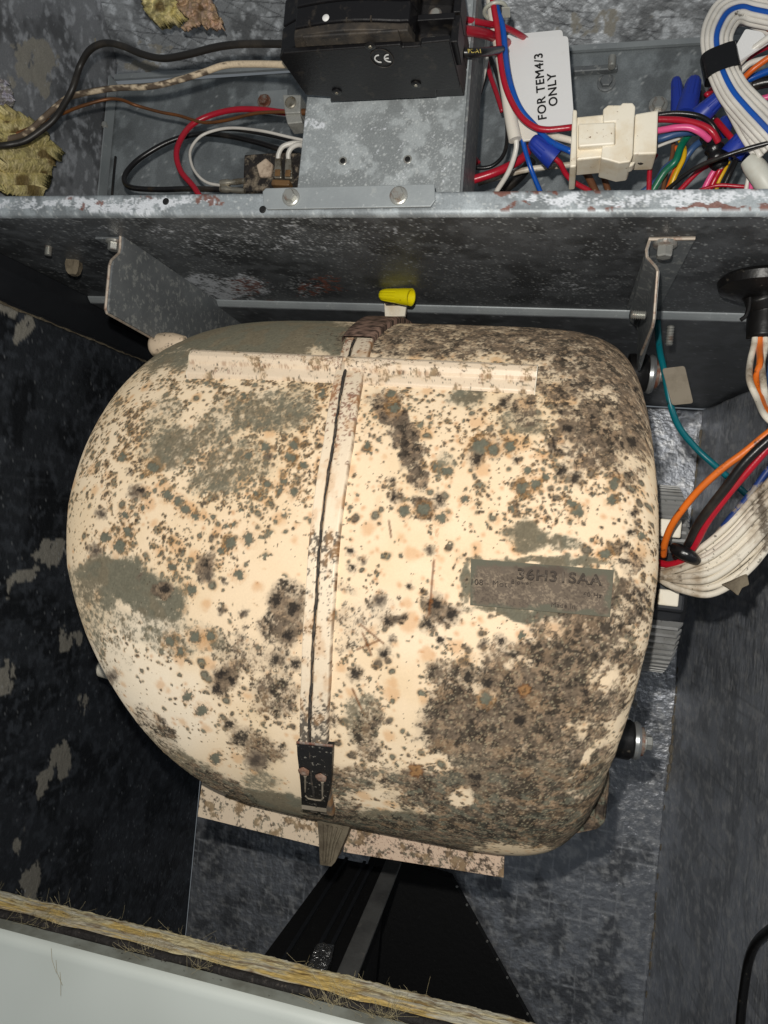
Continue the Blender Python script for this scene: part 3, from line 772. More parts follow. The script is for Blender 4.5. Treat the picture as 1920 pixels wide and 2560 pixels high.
HOLE = [(985, 1790, 36, 120, 4, 1.0), (1010, 1700, 60, 60, 0, .9), (1180, 1690, 60, 30, -30, .0), (1080, 1910, 60, 26, 30, .7), (930, 2010, 60, 20, 15, .8), (1500, 1690, 40, 50, 20, .5), (1470, 1900, 80, 14, -40, .7), (1160, 1990, 22, 26, 0, .9), (1300, 1660, 50, 20, -20, .45), (1200, 1720, 60, 20, 20, .45), (1270, 1480, 70, 40, 0, .0)]
RS = [(500, 930, 120, 20, 0, .5), (420, 1900, 110, 14, 38, .9), (520, 1975, 90, 12, 28, 1.0), (455, 1690, 60, 40, 0, .35), (320, 1640, 40, 40, 0, .3), (1580, 1230, 70, 60, 0, .4), (1240, 1180, 90, 50, 0, .35), (930, 1240, 40, 90, 0, .32), (1090, 1420, 16, 120, 5, .45), (250, 1240, 40, 60, 0, .4), (900, 1150, 30, 120, 12, .45), (540, 1200, 100, 30, 0, .3), (1040, 960, 80, 30, 0, .3), (1200, 1400, 90, 24, 5, .5), (1560, 1400, 40, 50, 0, .4), (1420, 1560, 120, 60, 0, .55), (1250, 1640, 120, 50, 0, .5), (700, 960, 120, 30, 0, .4), (640, 1080, 200, 90, 0, .3)]
# single colonies: x, y, radius, kind (g grey-green with halo, k black, r rust, b soft brown)
CO = [(1060, 1275, 16, 'g'), (1105, 1295, 15, 'g'), (1098, 1250, 14, 'k'), (990, 1240, 13, 'k'), (1012, 1280, 14, 'g'), (1165, 1250, 11, 'g'), (1445, 1278, 17, 'g'), (1430, 1260, 11, 'g'), (1515, 1385, 13, 'g'), (1535, 1210, 15, 'g'), (1530, 1250, 13, 'g'), (1585, 1285, 10, 'k'),
      (1310, 1220, 17, 'g'), (1340, 1213, 13, 'g'), (1440, 1195, 16, 'k'), (1405, 1180, 14, 'k'), (1200, 1120, 24, 'g'), (1235, 1125, 13, 'g'), (1275, 1118, 14, 'g'), (1190, 1150, 16, 'k'), (1290, 1150, 9, 'k'), (1365, 1190, 10, 'g'), (1320, 1175, 11, 'g'), (1120, 1180, 12, 'g'), (1087, 1166, 9, 'g'),
      (1580, 1105, 18, 'k'), (1555, 1115, 10, 'k'), (1480, 1040, 9, 'k'), (1530, 1040, 9, 'k'), (1590, 975, 10, 'k'), (1420, 1070, 14, 'k'), (1260, 1010, 12, 'k'), (1340, 965, 8, 'k'), (980, 985, 11, 'g'), (985, 1020, 15, 'g'), (920, 1115, 9, 'g'), (925, 1130, 6, 'g'), (980, 1200, 9, 'k'),
      (518, 1415, 15, 'k'), (520, 1440, 20, 'b'), (412, 1475, 14, 'k'), (350, 1440, 9, 'b'), (480, 1475, 14, 'g'), (560, 1452, 9, 'b'), (598, 1438, 13, 'g'), (555, 1525, 13, 'b'), (610, 1535, 14, 'b'), (612, 1570, 6, 'k'), (430, 1415, 10, 'g'), (575, 1360, 15, 'g'), (553, 1378, 9, 'g'), (623, 1348, 14, 'g'), (340, 1230, 22, 'b'), (350, 1225, 10, 'k'), (253, 1285, 16, 'b'), (300, 1365, 18, 'g'), (320, 1330, 12, 'g'), (240, 1375, 20, 'b'), (265, 1345, 12, 'g'), (312, 1287, 12, 'g'), (355, 1272, 8, 'g'), (420, 1238, 14, 'g'), (448, 1256, 13, 'g'), (490, 1292, 11, 'g'), (465, 1275, 13, 'g'), (384, 1170, 16, 'g'), (305, 1145, 11, 'g'), (325, 1180, 7, 'k'), (585, 1312, 8, 'g'), (565, 1315, 7, 'g'),
      (800, 1330, 7, 'k'), (830, 1300, 8, 'k'), (735, 1230, 13, 'g'), (725, 1145, 14, 'g'), (760, 1165, 11, 'g'), (708, 1207, 11, 'g'), (700, 1225, 10, 'g'), (665, 1120, 13, 'g'), (735, 1115, 12, 'g'), (670, 1140, 10, 'b'), (620, 1140, 10, 'g'), (805, 985, 11, 'g'), (610, 990, 9, 'g'), (670, 1210, 9, 'g'), (640, 1235, 10, 'g'),
      (1024, 1466, 8, 'k'), (945, 1438, 6, 'g'), (995, 1496, 5, 'k'), (1070, 1560, 16, 'k'), (970, 1555, 12, 'k'), (960, 1635, 14, 'k'), (890, 1685, 14, 'k'), (980, 1600, 12, 'b'), (1100, 1600, 8, 'k'), (1208, 1608, 13, 'b'), (1255, 1600, 12, 'k'), (1305, 1590, 9, 'g'), (880, 1420, 9, 'k'), (905, 1400, 13, 'b'), (875, 1380, 9, 'k'), (1075, 1375, 16, 'b'), (985, 1243, 9, 'k'), (1280, 1270, 9, 'g'), (1165, 1450, 6, 'k'), (1090, 1510, 20, 'k'), (1130, 1535, 16, 'k'), (950, 1500, 20, 'b'),
      (1565, 1360, 9, 'k'), (1580, 1330, 10, 'k'), (1605, 1340, 9, 'g'), (1550, 1370, 7, 'k'), (1460, 1730, 9, 'k'), (1170, 1690, 14, 'k'), (1215, 1745, 16, 'g'), (970, 1805, 10, 'b'), (1040, 1925, 18, 'r'), (1190, 1945, 22, 'k'), (1300, 1800, 22, 'k'), (1310, 1725, 16, 'r'), (1220, 1710, 18, 'k'), (560, 1690, 22, 'k'), (545, 1720, 15, 'k'), (490, 1590, 16, 'g'), (525, 1590, 12, 'g'), (580, 1700, 14, 'k'), (605, 1845, 22, 'k'), (575, 1810, 14, 'k'), (540, 1895, 14, 'g'), (470, 1740, 12, 'g'), (505, 1775, 14, 'g'), (425, 1600, 14, 'g'), (450, 1630, 11, 'g'), (640, 1900, 30, 'b'), (690, 1500, 18, 'k'), (735, 1520, 20, 'k'), (720, 1590, 18, 'k'), (690, 1650, 16, 'k'), (740, 1660, 14, 'k'), (280, 1690, 20, 'b')]

def shell_paint(P, TH):
    px = proj(P); x, y = px[..., 0], px[..., 1]
    _, _, rr = kxs(TH)
    a = P[..., 0] * 1000.0                                     # mm across
    rad = np.hypot(P[..., 1] - YCc, P[..., 2] - ZCc) * 1000
    b = np.radians(TH) * 190.0                                 # mm along the wrap
    depth = P[..., 1]
    side_ = sm(.86, .60, rad / (rr * 1000))                    # turned-in side faces
    front = sm(112, 92, np.abs(TH - 5)) * (1 - side_)
    wx = (fbm(a / 7, b / 7, 1, 4) - .5) * 5 + (fbm(a / 1.5, b / 1.5, 3, 3) - .5) * 1.1; wy = (fbm(a / 7, b / 7, 4, 4) - .5) * 5 + (fbm(a / 1.5, b / 1.5, 8, 3) - .5) * 1.1
    fine = fbm(a / 2.4, b / 2.4, 2, 5, .7); mid = fbm(a / 11, b / 11, 5, 5, .6); big = fbm(a / 45, b / 45, 7, 4)
    grain = fbm(a / .9, b / .9, 9, 3, .7)
    col = np.ones(P.shape[:2] + (3,)) * CREAM
    col = mixc(col, lin(228, 204, 166), .45 * sm(.45, .7, big))
    col = mixc(col, lin(250, 244, 230), blobs(px, [(330, 1660, 120, 170, 25, .7), (430, 1760, 120, 110, 40, .6), (1000, 1560, 120, 100, 0, .25)], 30, 3) * .6)  # whitish glare at lower left painted into the shell colour
    rgh = .15 * mid
    h = np.zeros(TH.shape)
    # amber stains
    rs = blobs(px, RS, 34, 6, 60.) * front
    m = sm(.30, .75, rs * .8 + (mid - .5) * .9)
    col = mixc(col, lin(206, 150, 84), m * .50)
    m = sm(.60, .74, rs * .70 + (fine - .5) * 1.1 + (mid - .5) * .5)
    col = mixc(col, lin(138, 84, 34), m * .80)
    am, _ = wspots((a + wx) / 13, (b + wy) / 13, .30 + .3 * rs, 9, .10, .42, .30)
    col = mixc(col, lin(206, 146, 72), .42 * am * front)
    ad, ac = wspots((a + wx * .5) / 5.5 + 11, (b + wy * .5) / 5.5 + 3, .30 * front * sm(700, 900, x) * sm(1750, 1500, y) + .12 * front, 4, .08, .26, .5)
    col = mixc(col, lin(200, 138, 70), .55 * ad); col = mixc(col, lin(110, 66, 30), .55 * sm(.5, .95, ac) * sm(.45, .6, mid))
    # density fields
    g = blobs(px, G, 40, 2, 90.) * front + .45 * (1 - front)
    k = blobs(px, K, 36, 8, 80.) * front + .55 * (1 - front)
    hole = blobs(px, HOLE, 24, 11, 50.) * front
    k = k * (1 - hole); g = g * (1 - hole)
    # random colonies
    reg = blobs(px, [(560, 1080, 360, 260, 0, 1), (420, 1330, 280, 150, 0, .62), (1290, 1110, 380, 220, 0, .72), (1130, 1350, 450, 130, 0, .16), (480, 1680, 330, 170, 20, .36), (1250, 1750, 450, 320, 0, .5), (1560, 1420, 110, 150, 0, .6), (880, 1600, 120, 200, 0, .30), (240, 1180, 110, 180, 20, .7)], 60, 5, 140.) * front + .4 * (1 - front)
    reg = reg * (1 - .85 * blobs(px, [(1010, 1660, 70, 230, 0, 1), (1080, 1380, 70, 120, 0, .7), (400, 1760, 130, 100, 40, .9), (640, 1420, 70, 60, 0, .7), (520, 1310, 90, 50, 0, .5), (1180, 1560, 70, 60, 0, .8), (930, 1330, 60, 90, 0, .6), (230, 1300, 50, 60, 0, .5)], 40, 9))
    for i, (cs, ds, seed, rh) in enumerate(((6.6, .68, 1, .42), (4.2, .64, 6, .42), (2.7, .50, 11, .42), (1.5, .26, 2, .40))):
        cv, cor = wspots((a + wx * .7) / cs, (b + wy * .7) / cs, reg * ds * (.25 + 1.35 * sm(.40, .60, mid)), seed, .12, rh, .22)
        dk = sm(.42, .66, fbm(a / 26, b / 26, 13 + i, 3) + (.0, .0, .10, .25)[i] - .10 * sm(900, 300, x) + .06 * sm(900, 1300, x))
        rimw, _ = cv, cor
        c = GREYG[None, None] * (1 - dk[..., None]) + DARK[None, None] * dk[..., None]
        col = mixc(col, lin(204, 160, 106), .30 * sm(.0, .6, wspots((a + wx * .7) / cs, (b + wy * .7) / cs, reg * ds * (.25 + 1.35 * sm(.40, .60, mid)), seed, .18, rh + .16, .34)[0]))
        al = cv * (.55 + .55 * grain)
        col = col + (c * (.72 + .5 * fine)[..., None] - col) * np.clip(al, 0, 1)[..., None]
        rim = np.clip(cv - sm(.05, .45, cor), 0, 1)
        col = mixc(col, lin(58, 54, 46), .65 * rim * sm(.4, .6, fine + .1))
        col = mixc(col, GREYG * 1.15, .6 * sm(.3, .8, cor) * (1 - dk))
        rgh = np.maximum(rgh, cv); h = np.maximum(h, .5 * cv)
    # olive-grey felt
    col = mixc(col, lin(150, 140, 118), .50 * sm(.15, .85, g + (mid - .5) * .5))
    col = mixc(col, lin(132, 112, 92), .50 * sm(.15, .85, k + (mid - .5) * .6))
    m = sm(.38, .72, g * 1.0 + (fine - .5) * 1.25 + (mid - .5) * .55 + (grain - .5) * .35) * (g > .02)
    oc = OLIVE[None, None] * (.55 + .5 * mid + .45 * fbm(a / 1.6, b / 1.6, 13, 4, .8))[..., None]
    oc = mixc(oc, GREYG * .95, .6 * sm(.45, .6, fbm(a / 14, b / 14, 12, 3)))
    col = col + (oc - col) * (m * (.78 + .18 * sm(.5, .9, g)))[..., None]
    rgh = np.maximum(rgh, m); h = np.maximum(h, .35 * m)
    # brown-black growth with pale pinpricks
    m = sm(.36, .70, k * 1.0 + (fine - .5) * 1.25 + (mid - .5) * .70 + (grain - .5) * .35) * (k > .02)
    lower = sm(1500, 1950, y) * front
    kc = lin(104, 90, 76)[None, None] * (.25 + 1.5 * fbm(a / 2.2, b / 2.2, 14, 5, .75))[..., None]
    kc = mixc(kc, lin(150, 122, 92), .55 * sm(.48, .66, fbm(a / 12, b / 12, 10, 4)) * sm(1450, 1700, y))
    kc = mixc(kc, BLACKM, .90 * sm(.47, .57, fbm(a / 6, b / 6, 3, 6, .7)))
    kc = mixc(kc, lin(176, 150, 122), .55 * sm(.56, .64, fbm(a / 3.4, b / 3.4, 6, 5, .7)))
    kc = mixc(kc, GREYG * .85, .85 * sm(.52, .60, fbm(a / 6, b / 4, 0, 6, .65)) * sm(1850, 1980, y))
    kc = mixc(kc, BLACKM * .9, .7 * (1 - sm(.40, .50, fbm(a / 5, b / 3, 4, 6, .65))) * sm(1880, 2020, y))
    col = col + (kc - col) * (m * .92)[..., None]
    pin, _ = wspots(a / 2.0, b / 2.0, .60 * m * sm(1500, 1700, y), 5, .10, .30, .14)
    col = mixc(col, lin(172, 160, 132), .7 * pin)
    pin2, _ = wspots(a / 3.2 + 3, b / 3.2 + 8, .5 * m, 12, .10, .34, .2)
    col = mixc(col, lin(40, 36, 32), .6 * pin2)
    rgh = np.maximum(rgh, m); h = np.maximum(h, m * (.4 + .6 * fine))
    # fine pepper
    pp, _ = wspots(a / 1.7, b / 1.7, .02 + .12 * reg * sm(.45, .65, mid), 8, .08, .26, .12)
    col = mixc(col, lin(66, 52, 38), .85 * pp * front); 
    # named colonies
    warpx = x + (fbm(a / 2.6, b / 2.6, 6, 4, .75) - .5) * 24; warpy = y + (fbm(a / 2.6, b / 2.6, 10, 4, .75) - .5) * 24
    for (cx, cy, r, kd) in CO:
        i = np.abs(x - cx) + np.abs(y - cy) < r * 4.5
        i &= front > .3
        if not i.any(): continue
        d = np.hypot(warpx[i] - cx, warpy[i] - cy) / r
        f_ = fine[i]; cur = col[i]
        if kd == 'g':
            cur = mixc(cur, lin(198, 146, 86), .38 * sm(2.1, .8, d + (f_ - .5) * 1.6)); cur = mixc(cur, lin(72, 68, 58), .75 * sm(1.15, .9, d + (f_ - .5) * .5))
            cur = mixc(cur, GREYG[None] * (.75 + .5 * f_)[:, None], .9 * sm(.95, .70, d))
        elif kd == 'k':
            cur = mixc(cur, lin(146, 126, 104), .55 * sm(1.9, .9, d + (f_ - .5) * 1.2)); cur = mixc(cur, BLACKM[None] * (.7 + 1.3 * f_)[:, None], .93 * sm(1.15, .45, d + (f_ - .5) * 1.5 + (grain[i] - .5) * .5))
        elif kd == 'b':
            cur = mixc(cur, lin(112, 98, 84), .80 * sm(1.35, .45, d + (f_ - .5) * .7)); cur = mixc(cur, lin(70, 62, 56), .8 * sm(.6, .2, d))
        else:
            cur = mixc(cur, lin(112, 74, 44), .85 * sm(1.2, .9, d)); cur = mixc(cur, lin(170, 130, 86), .7 * sm(.85, .7, d)); cur = mixc(cur, lin(70, 52, 38), .7 * sm(.4, .2, d))
        col[i] = cur
        mm = sm(1.15, .85, d); rgh[i] = np.maximum(rgh[i], mm); h[i] = np.maximum(h[i], .6 * mm)
    # dark trail running down the right half
    tr = sm(7, 2, np.abs(x + (mid - .5) * 20 - (1092 - (y - 1300) * .06))) * sm(1290, 1330, y) * sm(1540, 1500, y)
    col = mixc(col, lin(190, 120, 54), .45 * tr * sm(.45, .6, fine))
    # scratches
    for (x0, y0, x1, y1) in ((972, 1300, 978, 1345), (880, 1720, 905, 1775), (890, 1625, 950, 1600), (1085, 1400, 1072, 1540), (900, 1560, 960, 1610), (905, 1580, 930, 1640)):
        L_ = math.hypot(x1 - x0, y1 - y0); ux, uy = (x1 - x0) / L_, (y1 - y0) / L_
        t = (x - x0) * ux + (y - y0) * uy; dd = np.abs(-(x - x0) * uy + (y - y0) * ux)
        col = mixc(col, lin(120, 72, 34), .7 * sm(4, 1.5, dd) * sm(-3, 3, t) * sm(L_ + 3, L_ - 3, t))
    col *= (1 + (grain - .5) * .55 * np.clip(rgh * 1.2 - .2, 0, 1))[..., None]
    return np.concatenate([np.clip(col, 0, 1), rgh[..., None]], -1), h, px

def arc_cols(nc, side):
    """column positions u (0 at the middle .. 1 at the side) spread evenly along the skin"""
    n = NL if side < 0 else NR; hw = .25 if side < 0 else .165
    ph = np.linspace(0, math.pi / 2, 4000)
    u = np.sin(ph) ** (2 / n); w = np.cos(ph) ** (2 / n)
    ds = np.hypot(np.diff(u) * hw, np.diff(w) * .19 * np.where(w[1:] > .72, 1, .15))
    s = np.concatenate([[0], np.cumsum(ds)])
    return np.interp(np.linspace(0, s[-1], nc), s, u), np.interp(np.linspace(0, s[-1], nc), s, w)
tha = np.concatenate([np.linspace(-178, -92, 30)[:-1], np.linspace(-92, 100, 860), np.linspace(100, 178, 28)[1:]])
def shell(side, nc):
    U, Wt = arc_cols(nc, side)
    TH = np.repeat(tha[:, None], nc, 1)
    xl_, xr_, rr = kxs(np.clip(TH, -90, 90))
    xs_ = np.interp(TH, SEAM_T, SEAM_X)
    if side < 0:
        us = (xs_ - XM) / (xl_ - XM)
        Uu = us + (1 - us) * U[None]
        n = NL; x = XM + Uu * (xl_ - XM)
    else:
        n = NR
        us = (xs_ - XM) / (xr_ - XM)                          # seam lies a little left of the middle
        Uu = us + (1 - us) * U[None]
        x = XM + Uu * (xr_ - XM)
    w = np.clip(1 - np.abs(np.clip(Uu, -1, 1)) ** n, 0, 1) ** (1 / n)
    w = np.where(U[None] > .9999, Wt[None], w)
    r = np.maximum(rr * w, .001)
    t = np.radians(TH)
    P = np.stack([x, YCc - r * np.cos(t), ZCc + r * np.sin(t)], -1)
    st, h, px = shell_paint(P, TH)
    # relief of the growth, and the dented lower right corner
    N = np.stack([np.sign(Uu) * np.abs(Uu) ** (n - 1), -w * np.cos(t), w * np.sin(t)], -1)
    N /= np.linalg.norm(N, axis=-1, keepdims=True) + 1e-9
    P = P + N * (h * .00055)[..., None]
    if side > 0:
        dn = blobs(px, [(1440, 1960, 100, 30, -30, 1), (1350, 2040, 120, 14, -8, .8), (1490, 1860, 30, 60, 20, .7)], 20, 2)
        P = P - N * (dn * .0016)[..., None]
    return P, st
for side, nc, nm in ((-1, 430, "left_shell"), (1, 400, "right_shell")):
    P, st = shell(side, nc)
    link(nm, grid_mesh(nm, P if side > 0 else P[:, ::-1], st if side > 0 else st[:, ::-1]), 'painted_shell', blower, True)

# ---- pieces of the blower
def skin_piece(name, xa, xb, ta, tb, lift, nx, nt, paint, edge=.004):
    """raised band on the skin: top face with turned-down rims"""
    th = np.linspace(ta, tb, nt); rowsx = []
    prof = [(0, -.002), (0, lift * .6), (.12, lift), (.88, lift), (1, lift * .6), (1, -.002)]
    uu = np.array([0, 0.0, *np.linspace(.08, .92, nx), 1.0, 1.0]); ll = np.array([-.002, lift * .7, *np.full(nx, lift), lift * .7, -.002])
    A = np.array([xa(t) for t in th]); B = np.array([xb(t) for t in th])
    X = A[:, None] * (1 - uu) + B[:, None] * uu
    T = np.repeat(th[:, None], len(uu), 1)
    P = surf(T, X, 0)
    base = np.hypot(P[..., 1] - YCc, P[..., 2] - ZCc)
    r = base + ll[None]
    t = np.radians(T)
    P = np.stack([X, YCc - r * np.cos(t), ZCc + r * np.sin(t)], -1)
    st = paint(P, T)
    return P, st
def rim_paint(P, T):
    px = proj(P); y = px[..., 1]; x = px[..., 0]
    a, b = P[..., 0] * 1000, np.radians(T) * 190
    fine = fbm(a / 1.6, b / 1.6, 3, 5, .7); mid = fbm(a / 6, b / 9, 8, 4)
    col = np.ones(P.shape[:2] + (3,)) * lin(240, 222, 196)
    d = np.interp(y, [780, 860, 900, 1000, 1120, 1200, 1300, 1340, 1420, 1600, 1720, 1800, 1880, 2000], [.9, .62, .35, .62, .55, .20, .25, .75, .62, .42, .35, .8, .95, 1])
    redness = sm(1200, 1120, y)
    m = sm(.46, .58, d * .74 + (fine - .5) * 1.1 + (mid - .5) * .5)
    c = lin(120, 72, 58)[None, None] * redness[..., None] + lin(48, 44, 42)[None, None] * (1 - redness[..., None])
    col = col + (c * (.7 + .6 * fine)[..., None] - col) * (m * .86)[..., None]
    e0 = np.zeros(P.shape[1]); e0[[0, 1, -1, -2]] = 1
    col = mixc(col, lin(112, 82, 58), .75 * e0[None] * sm(.30, .55, mid) )  # thin brown shadows painted along the turned-down rim edges
    col = mixc(col, lin(204, 150, 92), .35 * sm(.5, .7, mid) )
    return np.concatenate([col, m[..., None]], -1)
sx = lambda t: np.interp(t, SEAM_T, SEAM_X)
hwL = lambda t: np.interp(t, [-50, -25, 0, 27, 50, 75], [.0060, .0062, .0068, .0066, .0062, .006])
hwR = lambda t: np.interp(t, [-50, -25, 0, 27, 50, 75], [.0100, .0108, .0102, .0112, .0126, .013])
P, st = skin_piece("rim", lambda t: sx(t) - hwL(t), lambda t: sx(t) - .0006, -47, 56, .0048, 9, 420, rim_paint)
o = link("seam_rim", grid_mesh("seam_rim", P, st), 'painted_trim', blower, True); o['label'] = "left rim of the seam with red-brown specks"
P, st = skin_piece("rim", lambda t: sx(t) + .0006, lambda t: sx(t) + hwR(t), -47, 56, .0048, 12, 420, rim_paint)
o = link("seam_rim", grid_mesh("seam_rim", P, st), 'painted_trim', blower, True); o['label'] = "right rim of the seam with a rusty, shadow-painted outer edge"
# dirt packed into the groove, ragged
th = np.linspace(-46, 55, 260)
gp = np.array([surf(t, sx(t) + .0002 * math.sin(t * 1.3) + .00012 * math.sin(t * 4.1), .0046) for t in th])
gr = np.array([.0003 + .0008 * vnoise(np.array(t * .5), np.array(3.), 2) for t in th])
MB().tube(gp, gr, 6).build("seam_dirt", 'groove', blower, 'all')

def flange_paint(seed, dens, redd, base=(240, 220, 194)):
    def f(P):
        a, b = P[..., 0] * 1000, (P[..., 1] + P[..., 2] * 1.0) * 1000
        px = proj(P)
        fine = fbm(a / 1.8, b / 1.8, seed, 5, .7); mid = fbm(a / 8, b / 8, seed + 3, 4)
        col = np.ones(P.shape[:2] + (3,)) * lin(*base)
        rd = blobs(px, redd, 20, seed + 1, 40.)
        gr_ = fbm(a / .9, b / .9, seed + 6, 4, .8)
        m = sm(.50, .60, rd * .42 + (gr_ - .5) * 1.3 + (fine - .5) * .5 + .10 * (rd > .02))
        col = mixc(col, lin(138, 92, 76), m * .75)
        m2 = sm(.64, .80, dens + (fine - .5) * 1.0 + (mid - .5) * .9 + .5)
        dc = lin(52, 46, 40)[None, None] * (.6 + .9 * gr_)[..., None]
        dc = mixc(dc, lin(110, 108, 92), .8 * sm(.45, .6, fbm(a / 5, b / 5, seed + 8, 4)))
        col = col + (dc - col) * (m2 * .88)[..., None]
        col = mixc(col, lin(222, 184, 138), .35 * sm(.52, .7, mid))
        return np.concatenate([col, np.maximum(m, m2)[..., None]], -1)
    return f
def flange_top(xa, xb, label, seed, redd, th0=42.6, th1=48):
    """rolled bead over a flat web, standing off the skin"""
    n = 260
    X = np.linspace(xa, xb, n)
    sec = [(th0 - .6, -.004), (th0, .0020), (th0 + 1.9, .0040), (th0 + 2.1, .0062), (th0 + 2.7, .0086), (th0 + 3.7, .0094), (th0 + 4.6, .0084), (th0 + 5.1, .0060), (th0 + 5.4, -.004)]
    # fine subdivision between section points
    S = []
    for i in range(len(sec) - 1):
        for t in np.linspace(0, 1, 6, endpoint=False): S.append((sec[i][0] * (1 - t) + sec[i + 1][0] * t, sec[i][1] * (1 - t) + sec[i + 1][1] * t))
    S.append(sec[-1]); S = np.array(S)
    T = np.repeat(S[:, :1], n, 1) - (X[None] + .14) * 14.0 * 0
    XX = np.repeat(X[None], len(S), 0)
    base = np.interp(T, KN, KQ)
    r = base + S[:, 1:2]
    t = np.radians(T)
    P = np.stack([XX, YCc - r * np.cos(t), ZCc + r * np.sin(t)], -1)
    st = flange_paint(seed, .05, redd)(P)
    jr = sm(.35, .0, np.abs(T - th0 - 2.0)) * sm(.40, .58, fbm(XX * 160, XX * 0, seed, 4))
    st[..., :3] = mixc(st[..., :3], lin(150, 104, 72), .5 * jr * sm(.4, .6, fbm(XX * 900, T * 2, seed + 2, 4)))
    o = link("top_flange", grid_mesh("top_flange", P[::-1], st[::-1]), 'painted_trim', blower, True)
    o['label'] = label
    cap = [np.array([xb if xb > -.1 else xa, YCc - (np.interp(s[0], KN, KQ) + s[1]) * math.cos(math.radians(s[0])), ZCc + (np.interp(s[0], KN, KQ) + s[1]) * math.sin(math.radians(s[0]))]) for s in sec]
    MB().prism(cap, (.0004 if xb > -.1 else -.0004, 0, 0)).build("flange_end", MT['ivory'], blower)
flange_top(-.2425, -.1372, "left half of the top flange, rust-flecked near the seam", 2, [(860, 890, 110, 36, 0, .95), (700, 885, 60, 14, 0, .7), (560, 930, 60, 14, 0, .7), (980, 900, 40, 30, 0, .5)])
flange_top(-.1350, -.0170, "right half of the top flange, cream with few specks", 5, [(1180, 960, 50, 14, 0, .6), (950, 890, 60, 40, 0, .6), (1040, 900, 30, 20, 0, .4)])
# seam tail over the top, with the lifted tab that carries the yellow wire nut
P, st = skin_piece("tail", lambda t: np.interp(t, [56, 96], [-.149, -.152]), lambda t: np.interp(t, [56, 96], [-.127, -.120]), 56.5, 98, .0050, 8, 120, lambda P, T: np.concatenate([mixc(np.ones(P.shape[:2] + (3,)) * lin(158, 128, 112), lin(70, 56, 48), sm(.40, .58, fbm(P[..., 0] * 450, np.radians(T) * 85, 5, 5, .75))), np.ones(P.shape[:2] + (1,))], -1))
link("seam_crest", grid_mesh("seam_crest", P, st), 'painted_trim', blower, True)
yn = .548
ta_ = [PY(x, y, yn + .002) for x, y in ((960, 757), (1016, 759), (1012, 790), (962, 792))]
MB().prism(ta_, (0, .004, 0)).build("wire_nut_tab", 'ivory', blower, bevel=.0006)
MB().prism([PY(x, y, yn - .0005) for x, y in ((958, 752), (1018, 756), (1010, 762), (964, 762))], (0, .006, 0)).build("tab_lip", 'burnt', blower)
# bottom flange: two plates hanging under the scroll and the seam tail between them
def plate_px(pts, Yd, th_, name, seed, redd, label):
    q = [PY(x, y, Yd) for x, y in pts]
    P = quad(q[0], q[1], q[3], q[2], 220, 50)
    st = flange_paint(seed, .14 if seed == 7 else .2, redd, (240, 220, 194) if seed == 7 else (232, 206, 182))(P)
    o = link(name, grid_mesh(name, P, st, (0, th_, 0)), 'painted_trim', blower, False)
    o['label'] = label
plate_px([(505, 1955), (812, 2030), (800, 2117), (494, 2041)], .505, .004, "bottom_flange", 7, [(640, 2050, 60, 26, 10, .3)], "left half of the bottom flange, cream with black specks")
plate_px([(872, 2050), (1262, 2092), (1259, 2194), (858, 2130)], .505, .004, "bottom_flange", 9, [(1060, 2140, 260, 60, 8, .62), (940, 2110, 60, 40, 0, .6)], "right half of the bottom flange, pinkish and blotched")
b = MB()
tl = [(792, 2035), (880, 2050), (868, 2085), (838, 2155), (828, 2166), (800, 2162), (797, 2100)]
b.prism([PY(x, y, .488) for x, y in tl], (0, .014, 0))
for i in range(5):
    b.tube([PY(806 + i * 12, 2060 + i * 3, .4875), PY(806 + i * 8, 2110, .487), PY(805 + i * 6, 2150 + (i % 2) * 6, .4875)], .0009, 5)
b.build("seam_tail", 'debris', blower, bevel=0)
# black latch clip over the bottom of the seam
cp = [(742, 1857), (832, 1866), (826, 1968), (814, 2020), (812, 2034), (754, 2026), (757, 1975)]
def skin_at(x, y, lift):
    d = ray(x, y)
    best = None
    t = np.linspace(.30, .62, 1600)
    pts = d[None] * t[:, None]
    ang = np.degrees(np.arctan2(pts[:, 2] - ZCc, -(pts[:, 1] - YCc)))
    rr = np.hypot(pts[:, 1] - YCc, pts[:, 2] - ZCc)
    s_ = surf(np.clip(ang, -90, 90), pts[:, 0])
    rs = np.hypot(s_[:, 1] - YCc, s_[:, 2] - ZCc) + lift
    i = np.argmax(rr < rs) if (rr < rs).any() else np.argmin(rr - rs)
    return pts[i]
# build the clip as a bent plate following the skin
rows = []
for (yl, xl1, xr1) in ((1857, 742, 832), (1885, 743, 831), (1920, 747, 829), (1960, 751, 826), (1990, 753, 821), (2012, 754, 816)):
    rows.append([skin_at(xl1 + (xr1 - xl1) * t, yl + 9 * t, .0052) for t in np.linspace(0, 1, 7)])
P = np.array(rows)
P = np.stack([np.array([np.interp(np.linspace(0, 5, 40), range(6), P[:, j, c]) for j in range(7)]).T for c in range(3)], -1)
nrm = np.array([0, math.cos(math.radians(-33)), -math.sin(math.radians(-33))])
st = np.ones(P.shape[:2] + (4,))
o = link("latch_clip", grid_mesh("latch_clip", P, st, (0, .0028, .0018)), 'clip', blower, False)
MB().prism([P[-1, 0], P[-1, -1], P[-1, -1] + (0.0, .001, -.0030), P[-1, 0] + (0.0, .001, -.0030)], (0, .0028, .0018)).build("clip_foot", 'tag_dirty', blower)
MB().tube([P[0, j] + np.array([0, -.0003, .0004]) for j in range(7)], .0008, 6).build("clip_edge", 'rusty', blower)
